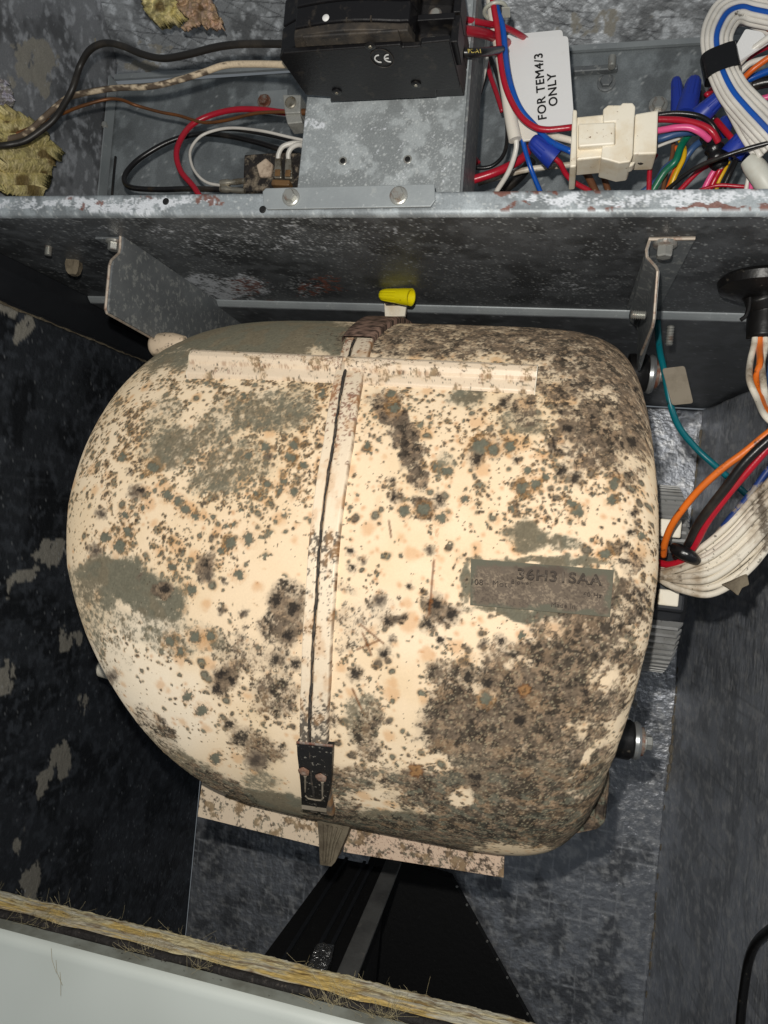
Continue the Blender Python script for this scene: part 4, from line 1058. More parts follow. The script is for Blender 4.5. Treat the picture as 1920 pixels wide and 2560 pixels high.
for (x, y) in ((760, 1928), (803, 1943)):
    c = skin_at(x, y, .0054)
    MB().lathe(c, (0, -.83, -.55), [(0, .0034), (.0007, .0034), (.0012, .0024), (.0013, .0012)], 16, lambda k, r: r * (1 + .1 * math.sin(k * 1.9))).build("rivet", 'rust_dot', blower, True)
    d = [skin_at(x + 3, y + 12 + 8 * i, .0056) for i in range(6)]
    MB().tube(d, [.0010, .0006, .0006, .0006, .0005, .0004], 6).build("drip_stain", 'tag_dirty', blower)
MB().tube([skin_at(x, y, .0056) for x, y in ((764, 1990), (770, 1996), (790, 2000), (803, 2001), (808, 1994))], .0006, 5).build("glue_line", 'tag_dirty', blower)

# rating plate on the right half
q = [(1178, 1398), (1534, 1426), (1524, 1542), (1176, 1512)]
U_, V_ = np.meshgrid(np.linspace(0, 1, 190), np.linspace(0, 1, 70))
PXp = (np.array(q[0])[None, None] * (1 - U_[..., None]) + np.array(q[1]) * U_[..., None]) * (1 - V_[..., None]) + (np.array(q[3]) * (1 - U_[..., None]) + np.array(q[2]) * U_[..., None]) * V_[..., None]
def hitc(x, y):
    d = M3.T @ np.stack([(x - 960) / F, (y - 1280) / F, np.ones_like(x)]).reshape(3, -1)
    th_, xx = np.full(d.shape[1], 6.), np.zeros(d.shape[1])
    R_ = np.full(d.shape[1], .1925)
    for _ in range(12):
        A = d[1] ** 2 + d[2] ** 2; B = -2 * (d[1] * YCc + d[2] * ZCc); Cc = YCc ** 2 + ZCc ** 2 - R_ ** 2
        t = (-B - np.sqrt(np.maximum(B * B - 4 * A * Cc, 0))) / (2 * A)
        p = d * t
        th_ = np.degrees(np.arctan2(p[2] - ZCc, -(p[1] - YCc)))
        s_ = surf(th_, p[0]); R_ = np.hypot(s_[:, 1] - YCc, s_[:, 2] - ZCc)
    return th_.reshape(x.shape), p[0].reshape(x.shape)
TT, XX = hitc(PXp[..., 0], PXp[..., 1])
P = surf(TT, XX, .0016)
a, b_ = XX * 1000, np.radians(TT) * 190
fine = fbm(a / 1.1, b_ / 1.1, 2, 5, .75); mid = fbm(a / 9, b_ / 6, 5, 4)
col = np.ones(P.shape[:2] + (3,)) * lin(112, 100, 88)
col = mixc(col, lin(158, 142, 122), .75 * sm(.47, .60, fine + (mid - .5) * .5) * sm(.10, .35, V_))
col = mixc(col, lin(84, 74, 66), .6 * sm(.5, .64, mid))
ed = np.minimum(np.minimum(U_ * 3.1, (1 - U_) * 3.1), np.minimum(V_, 1 - V_)) + (mid - .5) * .34 + (fine - .5) * .12
col = mixc(col, lin(104, 104, 90), .85 * sm(.15, .03, ed))
st = np.concatenate([col, np.ones(col.shape[:2] + (1,))], -1)
pl = link("rating_plate", grid_mesh("rating_plate", P, st), 'painted_shell', blower, True)
def plate_pt(u, v): 
    i = u * 189; j = v * 69
    return P[int(round(j)), int(round(i))]
xd = plate_pt(.95, .3) - plate_pt(.3, .3); yd = plate_pt(.5, .1) - plate_pt(.5, .7)
o = place_text("rating_text", "36H31SAA", .0078, plate_pt(.62, .24) - np.array([0, .0012, 0]), xd, yd, 'faint', pl, .00018, sx=1.15)
for (s, size, u, v) in (("108 - Motor", .0044, .16, .50), ("Blower", .0034, .36, .42), ("Made in", .0036, .66, .84), ("60 Hz", .0036, .86, .56)):
    place_text("rating_text", s, size, plate_pt(u, v) - np.array([0, .0012, 0]), xd, yd, 'faint', pl)

# left upper lug of the housing, and the small nub at lower left
MB().lathe(PY(384, 868, .492), PY(470, 852, .490) - PY(384, 868, .492), [(-.001, .0060), (.001, .0084), (.004, .0095), (.012, .0092), (.020, .0076), (.028, .004)], 20).build("shell_lug", 'lugmat', blower, True)
MB().lathe(PY(258, 1670, .56), (-1, 0, .1), [(-.01, .008), (.001, .008), (.004, .005), (.005, .002)], 16).build("shell_nub", 'ivory', blower, True)
# outlet corner, lower right
b = MB()
cn = [(1440, 1935), (1502, 1896), (1522, 1902), (1525, 1960), (1514, 2058), (1495, 2076), (1400, 2096), (1290, 2106), (1270, 2080)]
b.prism([PY(x, y, .478) for x, y in cn], (0, .10, 0))
P0 = b.build("outlet_corner", mat("mould_covered_corner", lin(132, 112, 92), .8, 0, [(90, .42, .56, lin(48, 41, 35), .9, 6), (150, .52, .60, lin(116, 120, 104), .8, 6), (400, .56, .62, lin(30, 27, 25), .7, 4)], [('noise', 140, .8, .004)]), blower, True, bevel=.004)
for i in range(3):
    MB().tube([PY(1496 + i * 7, 1902 + i * 2, .479), PY(1502 + i * 5, 1960, .477), PY(1490 + i * 6, 2056 - i * 4, .479)], .0016, 7).build("corner_fold", P0.data.materials[0], blower, True)

# motor on the right side of the scroll
mc = np.array([.02, YCc, -.030]); rm = .070
mo = MB().lathe(mc, (1, 0, 0), [(0, rm * .88), (.062, rm * .90), (.070, rm * .86), (.075, rm * .7)], 64).build("motor", 'dim', blower, True)  # body coloured dark as painted shade between the light fins
for k in range(72):
    a = 2 * math.pi * k / 72
    if math.cos(a) < -.3: continue                           # ribs only where they can be seen (front and sides)
    c, s_ = -math.cos(a), math.sin(a)
    ctr = mc + np.array([.026, c * rm * .92, s_ * rm * .92])
    tv = np.array([0, -s_, c]); nv_ = np.array([0, c, s_])
    L0, L1, hw_, hh = .0, .046, .0011, .0056
    if -.40 < s_ < .30: continue
    q = [ctr + np.array([L0, 0, 0]) + tv * hw_ - nv_ * .002, ctr + np.array([L1, 0, 0]) + tv * hw_ - nv_ * .002, ctr + np.array([L1 - .004, 0, 0]) + tv * hw_ + nv_ * hh, ctr + np.array([L0, 0, 0]) + tv * hw_ + nv_ * hh]
    MB().prism(q, -tv * 2 * hw_).build("cooling_fin", 'motor', mo)
for (x0, y0, x1, y1) in ((1652, 1296, 1692, 1345), (1648, 1472, 1686, 1512)):
    MB().box(PY(x0, y0, .500), PY(x1, y1, .515)).build("connector_block", 'ivory', mo, bevel=.001)
MB().box(PY(1640, 1440, .503), PY(1702, 1528, .515)).build("connector_plate", 'dim', mo, bevel=.002)
# rubber isolators
def isolator(p, label, s=1.0):
    iso = MB().lathe(p, (1, .05, 0), [(-.012 * s, .013 * s), (-.002 * s, .0135 * s), (0, .012 * s)], 24).build("mount_bushing", 'rubber', blower, True); iso['label'] = label
    MB().lathe(p + np.array([.0005, 0, 0]), (1, .05, 0), [(0, .0125 * s), (.0022 * s, .0130 * s), (.004 * s, .0120 * s)], 24).build("washer", 'washer', iso, True)
    MB().lathe(p + np.array([.005 * s, 0, 0]), (1, .05, 0), [(0, .0095 * s), (.002 * s, .0095 * s)], 20).build("washer", 'rusty', iso, True)
    hex_bolt(p + np.array([.007 * s, 0, 0]), (1, .05, 0), .0050 * s, .006 * s, 'zinc', iso)
isolator(PY(1580, 1850, .520), "lower black rubber bushing with a bright washer")
isolator(PY(1616, 935, .585), "upper black rubber bushing tucked behind the hanger", 1.15)

# ------------------------------------------------------------------ yellow wire nut on the blower tab
def wire_nut(tip, base, w, m, label, group, ribs=9, name="wire_nut", open_end=False):
    """fluted cap from tip to base; w is the width at the skirt"""
    tip, base = np.asarray(tip, float), np.asarray(base, float); ax = base - tip; L = np.linalg.norm(ax); r = w / 2
    n = ribs * 6
    fl_ = lambda k, rr: rr * (1 - .075 * (1 if (k % 6) in (0, 1) else 0))
    prof = [(0, r * .30), (L * .03, r * .52), (L * .09, r * .66), (L * .2, r * .74), (L * .62, r * .88)]
    t = thing(name, label, "wire nut", tuple((tip + base) / 2), group)
    MB().lathe(tip, ax, prof, n, fl_).build("cap", m, t, True)
    sk = [(L * .60, r * .90), (L * .80, r * .97), (L, r)]
    if open_end: sk += [(L, r * .84), (L * .7, r * .6)]
    MB().lathe(tip, ax, sk, 32).build("skirt", m, t, True)
    return t
wire_nut(PY(950, 737, .536), PY(1028, 743, .528), 44 * .53 / F, 'yellow_nut', "yellow wire nut lying on top of the blower seam", None, open_end=True)

# ------------------------------------------------------------------ sill, gasket and insulation at the bottom
sill = thing("door_sill", "pale grey painted cabinet sill with a black gasket line along the bottom", "cabinet sill", (-.1, .39, -.30))
pr = np.array([(.3895, -.52), (.3895, -.2915), (.3900, -.2885), (.3916, -.2862), (.3945, -.2852)])
xs = np.linspace(-.46, .22, 40)
P = np.zeros((len(pr), 40, 3)); P[..., 0] = xs; P[..., 1] = pr[:, :1]; P[..., 2] = pr[:, 1:]
link("panel_face", grid_mesh("panel_face", P), 'sill', sill, True)
MB().prism([(-.46, .3946, -.2853), (-.46, .4035, -.2853), (-.46, .4035, -.30), (-.46, .3946, -.30)], (.68, 0, 0)).build("sill_flange", 'sill_dirty', sill)
gx = np.linspace(-.46, .22, 240)
MB().tube([(x, .4062 + .0004 * math.sin(x * 160), -.2842 + .0004 * math.sin(x * 97)) for x in gx], np.array([.0026 + .0005 * vnoise(np.array(x * 120), np.array(1.), 3) for x in gx]), 9).build("gasket", 'gasket', sill, 'all')
# glass wool strip
n = 560
X = np.linspace(-.46, .22, n)
sec = np.array([(.4085, -.300), (.4090, -.2862), (.4105, -.2842), (.414, -.2838), (.419, -.2836), (.424, -.2836), (.4285, -.2838), (.4305, -.2860), (.4315, -.300)])
S = np.stack([np.interp(np.linspace(0, 8, 40), range(9), sec[:, i]) for i in (0, 1)], -1)
P = np.zeros((40, n, 3)); P[..., 0] = X; P[..., 1] = S[:, :1]; P[..., 2] = S[:, 1:]
a, b_ = P[..., 0] * 1000, (P[..., 1] * 1000 + P[..., 2] * 400)
d1 = fbm(a / 4, b_ / 2.2, 2, 5, .7) - .5; d2 = fbm(a / 26, b_ * 0 + 1, 5, 4) - .5
P[..., 2] += d1 * .0013 * (np.arange(40) > 3)[:, None] + d2 * .0015
P[..., 1] += (fbm(a / 2, b_ / 2 + 9, 7, 4) - .5) * .0024 * (np.arange(40) > 20)[:, None] + d2 * .002 * (np.arange(40) / 40)[:, None]
px = proj(P)
col = np.ones((40, n, 3)) * lin(214, 202, 162)
yel = blobs(px, [(100, 2300, 160, 40, 15, .9), (330, 2350, 120, 30, 15, .8), (800, 2470, 160, 40, 15, .95), (1000, 2540, 160, 40, 15, .7), (560, 2410, 60, 30, 15, .5)], 20, 3, 40)
col = mixc(col, lin(212, 178, 96), .8 * sm(.3, .7, yel * .7 + fbm(a / 18, b_ / 2.5, 4, 5) - .3))
col = mixc(col, lin(190, 188, 178), .75 * sm(.46, .62, fbm(a / 40, b_ / 2.6, 6, 5, .65)))
col = mixc(col, lin(120, 92, 58), .75 * sm(.56, .68, fbm(a / 24, b_ / 1.6, 8, 5, .65)))
col = mixc(col, lin(96, 62, 30), .9 * blobs(px, [(624, 2440, 14, 16, 0, 1)], 6, 2, 20))
st = np.concatenate([col, np.ones((40, n, 1))], -1)
wl = link("glass_wool_strip", grid_mesh("glass_wool_strip", P, st), 'painted_wool', None, True)
props(wl, "ragged yellowish glass wool strip along the sill behind the black gasket", "insulation")
e = MB()
for i in range(900):
    cl = random.choice((95, 130, 350, 380, 520, 830, 850, 960, 980, None, None, None))
    x = (-.36 + .34 * random.random()) if cl is None else None
    if x is None:
        p = PZ(cl + random.gauss(0, 28), 2264 + .27 * cl + random.uniform(0, 20), -.283)
        L = random.uniform(.002, .008)
    else:
        p = np.array([x, random.uniform(.412, .430), -.283]); L = random.uniform(.0015, .0045)
    d = np.array([random.gauss(0, 1.0), random.uniform(-.1, .9), random.uniform(.0, .7)]); d /= np.linalg.norm(d)
    b1 = np.array([random.gauss(0, .8), random.gauss(0, .6), random.gauss(0, .7)]) * L
    e.tube(spline([p - d * .001, p + d * L * .5 + b1 * .5, p + d * L + b1], 3), random.uniform(.00003, .00007), 3)
o = e.build("glass_fibre", 'fibre', None); props(o, kind='stuff'); o['label'] = "loose glass fibres sticking up from the sill insulation"
e = MB()
for (x, y) in ((128, 2370), (140, 2400), (150, 2430)):
    p = PY(x, y, .385); e.tube([p, p + np.array([.002, -.001, -.006]), p + np.array([.004 + random.uniform(-.003, .003), -.001, -.013])], .00013, 3)
props(e.build("hanging_fibre", 'fibre', None), kind='stuff')

# ------------------------------------------------------------------ coil below the blower
coil = thing("evaporator_coil", "black coil assembly with a grey rail running back under the blower", "coil", (-.17, .60, -.48))
zr = -.360
ra, rb_ = PZ(850, 2475, zr), PZ(985, 2150, zr)
wv = np.array([.016, 0, 0])
MB().prism([ra - wv * .5, ra + wv * .5, rb_ + wv * .5, rb_ - wv * .5], (0, 0, -.004)).build("grey_rail", 'rail', coil, bevel=.0008)
MB().prism([ra - wv * .5 + (0, 0, -.005), ra - wv * .45 + (0, 0, -.005), rb_ - wv * .45 + (0, 0, -.005), rb_ - wv * .5 + (0, 0, -.005)], (0, 0, -.13)).build("rail_web", 'dark', coil)
MB().prism([ra - (.075, 0, .010), ra - (.0085, 0, .010), rb_ - (.0085, 0, .010), rb_ - (.062, 0, .010)], (0, 0, -.006)).build("drain_floor", 'dark', coil)
for dx in (.026, .036, .058):
    MB().prism([ra - (dx, 0, .007), ra - (dx - .0035, 0, .007), rb_ - (dx * .9 - .0030, 0, .007), rb_ - (dx * .9, 0, .007)], (0, 0, -.004)).build("drain_ridge", 'dim', coil)
ye = .882
ep = [PY(x, y, ye) for x, y in ((930, 2130), (1128, 2196), (1352, 2600), (1352, 2720), (760, 2720), (830, 2400))]
MB().prism(ep, (0, .012, 0)).build("coil_slab", 'dark', coil)
for t in np.linspace(.05, .95, 9):
    MB().lathe(PY(1128 + 224 * t + 3, 2196 + 404 * t, ye - .001), (0, -1, 0), [(0, .0016), (.0012, .0012)], 8).build("staple_head", 'zinc', coil)
ft = MB()
fpts = [PZ(x, y, zr + .004) for x, y in ((836, 2362), (808, 2358), (792, 2378), (762, 2430), (810, 2440), (828, 2400))]
ft.prism(fpts, (0, 0, -.006))
for i in range(9):
    p = PZ(800 - i * 3 + 8, 2366 + i * 8, zr + .005)
    ft.tube([p + np.array([-.006, 0, -.001]), p + np.array([0, .001, .0014]), p + np.array([.007, 0, -.001])], .0012, 5)
o = ft.build("foil_tape", 'tapefoil', None, True); base_at_centre(o); props(o, "crumpled bright foil tape at the near end of the grey coil rail", "foil tape")

# black edging on the right wall near the camera
pts = [PX(x, y, XR + .030) for x, y in ((1846, 2640), (1852, 2540), (1860, 2470), (1872, 2400), (1892, 2355), (1925, 2325), (1960, 2305))]
o = MB().tube(spline(pts, 8), .0036, 10).build("rubber_edging", 'rubber', None, 'all'); base_at_centre(o)
props(o, "black curved rubber edging low on the right foil wall", "rubber edging")

# ------------------------------------------------------------------ torn insulation scraps
def scrap(px, Y, thick, name, m_paint, label, cat, spots=(), m='painted_wool', base=(212, 198, 134), bend=.006, nn=84):
    """ragged slab of wool or facing: lumpy front, torn outline, its own thickness"""
    poly = np.array(px, float)
    lo, hi = poly.min(0) - 10, poly.max(0) + 10
    gx_, gy_ = np.meshgrid(np.linspace(lo[0], hi[0], nn), np.linspace(lo[1], hi[1], nn))
    qx = gx_ + (fbm(gx_ / 11, gy_ / 11, 3, 4) - .5) * 26; qy = gy_ + (fbm(gx_ / 11 + 7, gy_ / 11, 6, 4) - .5) * 26
    ins = np.zeros(gx_.shape, bool)
    for k in range(len(poly)):
        (x1, y1), (x2, y2) = poly[k], poly[(k + 1) % len(poly)]
        if y1 == y2: continue
        ins ^= ((y1 > qy) != (y2 > qy)) & (qx < (x2 - x1) * (qy - y1) / (y2 - y1) + x1)
    dep = Y + bend * (fbm(gx_ / 46, gy_ / 46, 5, 4) - .5) * 2 + .004 * (fbm(gx_ / 9, gy_ / 13, 8, 4) - .5)
    P = np.zeros(gx_.shape + (3,))
    for a in range(nn):
        for b in range(nn):
            w = PX(gx_[a, b], gy_[a, b], XL)
            P[a, b] = PY(gx_[a, b], gy_[a, b], min(dep[a, b], w[1] - .004 - thick - .003 * math.sin(a * .3)) if w[1] > .3 else dep[a, b])
    x, y = gx_, gy_
    col = np.ones(x.shape + (3,)) * lin(*base)
    col = mixc(col, lin(base[0] * .70, base[1] * .68, base[2] * .74), .6 * sm(.46, .64, fbm(x / 15, y / 9, 2, 5)))
    col = mixc(col, lin(min(255, base[0] * 1.2), min(255, base[1] * 1.2), min(255, base[2] * 1.35)), .6 * sm(.5, .64, fbm(x / 6, y / 16, 7, 4)))
    for (sx_, sy_, r) in spots:
        d = np.hypot(x - sx_ + (fbm(x / 9, y / 9, 4) - .5) * 14, y - sy_) / r
        col = mixc(col, lin(92, 66, 34), .8 * sm(1.2, .6, d))
    st = np.concatenate([col, np.ones(x.shape + (1,))], -1)
    idx = np.arange(nn * nn).reshape(nn, nn); N0 = nn * nn
    cell = ins[:-1, :-1] & ins[1:, 1:] & ins[:-1, 1:] & ins[1:, :-1]
    fs = []
    for a in range(nn - 1):
        for b in range(nn - 1):
            if not cell[a, b]: continue
            q = (idx[a, b], idx[a, b + 1], idx[a + 1, b + 1], idx[a + 1, b])
            fs.append(q); fs.append(tuple(i + N0 for i in q[::-1]))
            for (da, db, e0, e1) in ((-1, 0, q[0], q[1]), (0, 1, q[1], q[2]), (1, 0, q[2], q[3]), (0, -1, q[3], q[0])):
                aa, bb = a + da, b + db
                if not (0 <= aa < nn - 1 and 0 <= bb < nn - 1 and cell[aa, bb]): fs.append((e1, e0, e0 + N0, e1 + N0))
    V = np.vstack([P.reshape(-1, 3), P.reshape(-1, 3) + np.array([0, thick, 0])])
    ST = np.vstack([st.reshape(-1, 4)] * 2)
    used = np.unique(np.array(fs)); rm_ = -np.ones(len(V), int); rm_[used] = np.arange(len(used))
    me = bpy.data.meshes.new(name)
    me.from_pydata(V[used].tolist(), [], [tuple(int(rm_[i]) for i in f) for f in fs]); me.update()
    at = me.attributes.new('stain', 'FLOAT_COLOR', 'POINT'); at.data.foreach_set('color', ST[used].astype(np.float32).ravel())
    o = link(name, me, m, None, True)
    base_at_centre(o)
    return props(o, label, cat)
scrap([(-20, 250), (20, 262), (62, 285), (96, 318), (118, 352), (138, 348), (128, 380), (108, 420), (100, 455), (80, 492), (40, 482), (-20, 466)], .505, .012, "insulation_scrap", None,
      "torn yellow insulation with brown spots at the left edge below the cables", "insulation", [(106, 385, 14), (82, 418, 12), (56, 455, 22), (40, 330, 12), (18, 300, 10)])
scrap([(340, -30), (470, -30), (474, 4), (462, 34), (430, 44), (384, 60), (370, 30), (350, 6)], .50, .010, "insulation_scrap", None,
      "torn yellow insulation flap hanging at the top edge left of the breaker", "insulation", [(400, 16, 16)])
scrap([(430, -30), (520, -30), (545, 40), (560, 78), (520, 66), (490, 58), (452, 74), (470, 40), (440, 12)], .492, .004, "torn_facing", None,
      "torn tan paper facing dangling beside the yellow flap at the top", "torn paper", [(500, 20, 10)], base=(188, 160, 128), bend=.012)
scrap([(-20, 190), (8, 200), (26, 232), (28, 250), (8, 282), (-20, 280)], .497, .004, "torn_facing", None,
      "curled silver facing at the left edge above the yellow insulation", "torn foil", [], base=(196, 192, 186), bend=.010)

# ------------------------------------------------------------------ wiring of the control compartment, left side
wire([(-20, 366, .435), (20, 362, .438), (62, 352, .444), (105, 324, .448), (141, 291, .45), (179, 226, .445), (200, 165, .445), (226, 124, .44), (263, 108, .438), (306, 115, .436), (357, 136, .434), (409, 146, .432), (470, 136, .428), (541, 118, .424), (611, 110, .42), (722, 110, .412)], 19, 'w_sooty', "thick sooty black cable rising in a hump to the breaker's left end", step=8)
# white cable, sooty at its left half
px = [(-20, 356, .442), (30, 345, .448), (70, 329, .456), (155, 254, .458), (197, 236, .454), (282, 221, .448), (376, 216, .44), (447, 200, .436), (508, 181, .432), (564, 163, .428), (635, 160, .422), (722, 162, .412)]
Pp = path(px, 14); T_ = np.gradient(Pp, axis=0); T_ /= np.linalg.norm(T_, axis=1)[:, None]
rad_ = 17 * .44 / F / 2; nn = 14; ringp = []
u, v, _ = frame(T_[0])
for i in range(len(Pp)):
    u = u - T_[i] * np.dot(u, T_[i]); u /= np.linalg.norm(u); v = np.cross(T_[i], u)
    ringp.append([Pp[i] + (u * math.cos(a) + v * math.sin(a)) * rad_ for a in np.linspace(0, 2 * math.pi, nn + 1)])
P = np.array(ringp)
pxp = proj(P); f1_ = fbm(P[..., 0] * 150, (P[..., 2] * 4 + P[..., 1]) * 150, 3, 5)
soot = np.interp(pxp[..., 0], [0, 120, 200, 420, 500, 600, 700], [.95, .85, .78, .80, .48, .28, .12])
m_ = sm(.44, .58, soot * .8 + (f1_ - .5) * 1.1)
col = mixc(np.ones(P.shape[:2] + (3,)) * lin(226, 206, 176), lin(66, 50, 40), m_ * .9)
o = link("wire", grid_mesh("wire", P, np.concatenate([col, m_[..., None]], -1)), 'painted_wire', None, True); base_at_centre(o)
props(o, "cream cable blackened with soot along its left half, entering the breaker", "wire")
wire([(-10, 352, .448), (40, 334, .455), (95, 312, .464), (150, 287, .462), (202, 266, .458), (263, 249, .462), (301, 249, .47), (339, 263, .48), (400, 280, .485), (447, 289, .487), (508, 306, .485), (564, 301, .482), (635, 284, .478), (700, 280, .476), (765, 281, .476)], 9, 'copper', "thin bare copper ground wire running to the silver lug")
wire([(735, 283, .49), (700, 280, .49), (649, 274, .49), (588, 274, .49), (527, 288, .49), (480, 312, .487), (452, 348, .483), (441, 386, .48), (452, 428, .478), (482, 464, .476), (500, 492, .474)], 16, 'w_red', "thick red wire looping from behind the silver lug down to the shelf")
wire([(760, 392, .51), (696, 372, .51), (635, 354, .512), (564, 339, .515), (494, 335, .515), (423, 354, .51), (357, 391, .505), (322, 423, .50), (311, 450, .495), (329, 469, .49), (400, 474, .487), (470, 472, .485), (560, 474, .483)], 15, 'w_black', "thick black wire forming the big left loop on the shelf")
wire([(765, 352, .494), (720, 342, .494), (658, 328, .496), (588, 320, .50), (541, 325, .50), (500, 342, .498), (476, 376, .494), (480, 414, .49), (498, 442, .487), (522, 458, .485), (556, 464, .483)], 8, 'w_white', "thin white wire looping left of the burnt terminal block")
wire([(765, 366, .500), (720, 350, .502), (658, 336, .505), (600, 326, .507), (560, 324, .508), (530, 330, .508)], 8, 'w_black', "thin black wire running over the white loop to the terminal block")
wire([(289, 392, .575), (284, 440, .572), (279, 500, .57)], 7, 'w_black', "short straight black strap standing in the left corner of the compartment")
# ring terminals at the end of the loops
t = thing("spade_terminal", "two small tin spade connectors at the ends of the black and white loops", "terminal", PY(580, 468, .482))
for (x0, y0, x1, y1) in ((552, 459, 612, 452), (552, 472, 612, 478)):
    a_, c_ = PY(x0, y0, .482), PY(x1, y1, .482)
    MB().lathe(a_, c_ - a_, [(0, .0026), (.006, .0028), (.008, .0018), (.013, .0022), (np.linalg.norm(c_ - a_), .0020)], 10).build("ferrule", 'tab', t, True)
# burnt terminal block
tb = thing("terminal_block", "burnt black terminal block with tin tabs left of the bracket plate", "terminal block", PY(680, 478, .486))
b = MB(); b.prism([PY(x, y, .484) for x, y in ((610, 386), (694, 380), (756, 382), (756, 478), (606, 478))], (0, .020, 0))
b.build("block", 'burnt', tb, bevel=.0012)
MB().prism([PY(x, y, .4815) for x, y in ((640, 412), (664, 394), (682, 410), (676, 440), (648, 442))], (0, .003, 0)).build("scorched_patch", mat("scorched_pale_patch", lin(206, 186, 164), .8, 0, [(120, .45, .6, lin(120, 96, 78), .8, 6)]), tb, bevel=.001)
for (x, y) in ((694, 395), (720, 396)):
    MB().prism([PY(x + dx, y + dy, .478) for dx, dy in ((-7, 0), (7, 0), (9, 36), (-9, 36))], (0, .003, 0)).build("tab", 'tab', tb, bevel=.0005)
    MB().prism([PY(x + dx, y + dy, .4765) for dx, dy in ((-9, 36), (9, 36), (9, 50), (-9, 50))], (0, .005, 0)).build("tab_socket", 'tab', tb, bevel=.0006)
    MB().box(PY(x - 5, y + 30, .4765), PY(x + 5, y + 44, .4750)).build("tab_barrel", 'brown', tb, bevel=.0005)
MB().prism([PY(x, y, .477) for x, y in ((680, 447), (724, 449), (722, 464), (676, 462))], (0, .008, 0)).build("tab_base", 'brown', tb, bevel=.001)
for i, (x, y) in enumerate(((694, 395), (720, 396))):
    wire([(762 + i * 4, 360 + i * 8, .486), (735 + i * 12, 358 + i * 4, .480), (708 + i * 22, 366 + i * 3, .478), (697 + i * 24, 384, .4785), (695 + i * 26, 400, .480)], 13, 'w_white', ("white wire bending down onto the left tab of the burnt terminal block", "white wire bending down onto the right tab of the burnt terminal block")[i])
# ground lug
lg = thing("ground_lug", "square silver grounding lug with a screw hole left of the bracket", "ground lug", PY(728, 300, .47))
b = MB(); b.prism([PY(x, y, .466) for x, y in ((706, 236), (752, 236), (750, 282), (712, 284))], (0, .016, 0)); b.build("lug_body", 'lug', lg, bevel=.0008)
b = MB(); b.prism([PY(x, y, .468) for x, y in ((712, 285), (750, 283), (756, 306), (718, 310))], (0, .014, 0)); b.build("lug_foot", 'lug', lg, bevel=.0008)
MB().lathe(PY(727, 257, .4655), (0, -1, 0), [(0, .0040), (.0008, .0042), (.0012, .0034), (.0005, .0030)], 20).build("lug_screw", 'tab', lg, True)
MB().lathe(PY(760, 280, .47), (1, 0, 0), [(-.002, .0022), (.006, .0022)], 10).build("wire_stub", 'copper', lg, True)
# bolt and dark plate behind the lug
pb = thing("mounting_tab", "small galvanised tab with a rusty hex bolt behind the silver lug", "bracket", PY(680, 255, .58))
MB().prism([PY(x, y, .582) for x, y in ((644, 228), (718, 222), (720, 276), (648, 282))], (0, .003, 0)).build("tab_plate", 'galv', pb, bevel=.0006)
hex_bolt(PY(661, 254, .5815), (0, -1, 0), .0042, .005, 'rusty', pb)
def lone_bolt(x, y, Y, m, label, r=.0045, axis=(0, -1, 0), screwy=False):
    t = thing("hex_screw", label, "screw", PY(x, y, Y))
    if screwy: threaded(PY(x, y, Y), axis, r * .7, .013, m, t, "shank")
    else: hex_bolt(PY(x, y, Y), axis, r, .005, m, t, name="screw_head")
lone_bolt(268, 330, .584, 'zinc', "screw tip poking out of the left corner of the compartment above the black loop", .0040, (.4, -1, .1), True)
lone_bolt(1531, 142, .578, 'zinc', "threaded screw standing on the ledge above the white connector", .0042, (0, -.5, -1), True)
lone_bolt(1515, 208, .586, 'galv_dark', "grey hex screw on the back sheet above the white connector", .0048)
lone_bolt(1645, 264, .586, 'zinc', "round-headed screw just behind the connector's right end", .0048)

# ------------------------------------------------------------------ wiring between breaker and connector
wire([(1120, 40, .418), (1150, 46, .42), (1200, 56, .43), (1260, 68, .45), (1304, 90, .465), (1330, 110, .49)], 15, 'w_red', "upper red wire leaving the breaker's right side")
wire([(1120, 66, .412), (1150, 74, .414), (1200, 82, .43), (1240, 94, .45), (1290, 120, .485)], 24, 'w_red', "thicker lower red wire leaving the breaker's right side")
o = wire([(1140, 130, .408), (1180, 132, .41), (1215, 130, .42), (1262, 124, .45)], 22, 'w_black', "stiff black wire with small yellow print right of the breaker")
p0 = PY(1187, 128, .4085)
place_text("wire_print", "PDA1", .0030, p0 - np.array(o.location) * 0, PY(1230, 128, .42) - PY(1160, 128, .41), (0, 0, 1), 'gold_print', o, .00008, sx=1.2)
for i, (dx, m_) in enumerate(((0, 'w_white'), (9, 'w_white'))):
    wire([(1212 + dx, 90, .52), (1208 + dx, 150, .52), (1200 + dx * .8, 200, .52), (1186 + dx, 246, .52), (1172 + dx, 300, .52), (1165 + dx, 330, .52)], 9, m_, ("left of two white wires curving behind the bracket's right edge", "right of two white wires curving behind the bracket's right edge")[i])
wire([(1195, -10, .525), (1198, 60, .525), (1200, 120, .525), (1196, 170, .525)], 13, 'w_blue', "blue wire half hidden behind the bracket's right edge")
wire([(1228, 150, .54), (1200, 230, .54), (1178, 290, .54), (1172, 360, .54)], 12, 'w_black', "black wire dropping along the bracket's right edge")
wire([(1222, 130, .50), (1243, 190, .50), (1258, 250, .50), (1268, 320, .50), (1262, 380, .50), (1235, 412, .50), (1200, 420, .50), (1150, 412, .50)], 10, 'w_black', "black wire making a round bend right of the bracket plate")
wire([(1216, 150, .53), (1226, 190, .53), (1240, 230, .53), (1256, 280, .53)], 12, 'w_red', "short red wire behind the black bend")
wire([(1140, 366, .53), (1165, 380, .53), (1182, 396, .53), (1194, 412, .53)], 20, 'w_red', "red stub end behind the lower corner of the bracket plate")
wire([(1130, 466, .475), (1180, 450, .475), (1240, 430, .475), (1290, 406, .478), (1316, 384, .482), (1330, 350, .49)], 21, 'w_red', "thick red wire rising from the shelf lip behind the white sleeve")
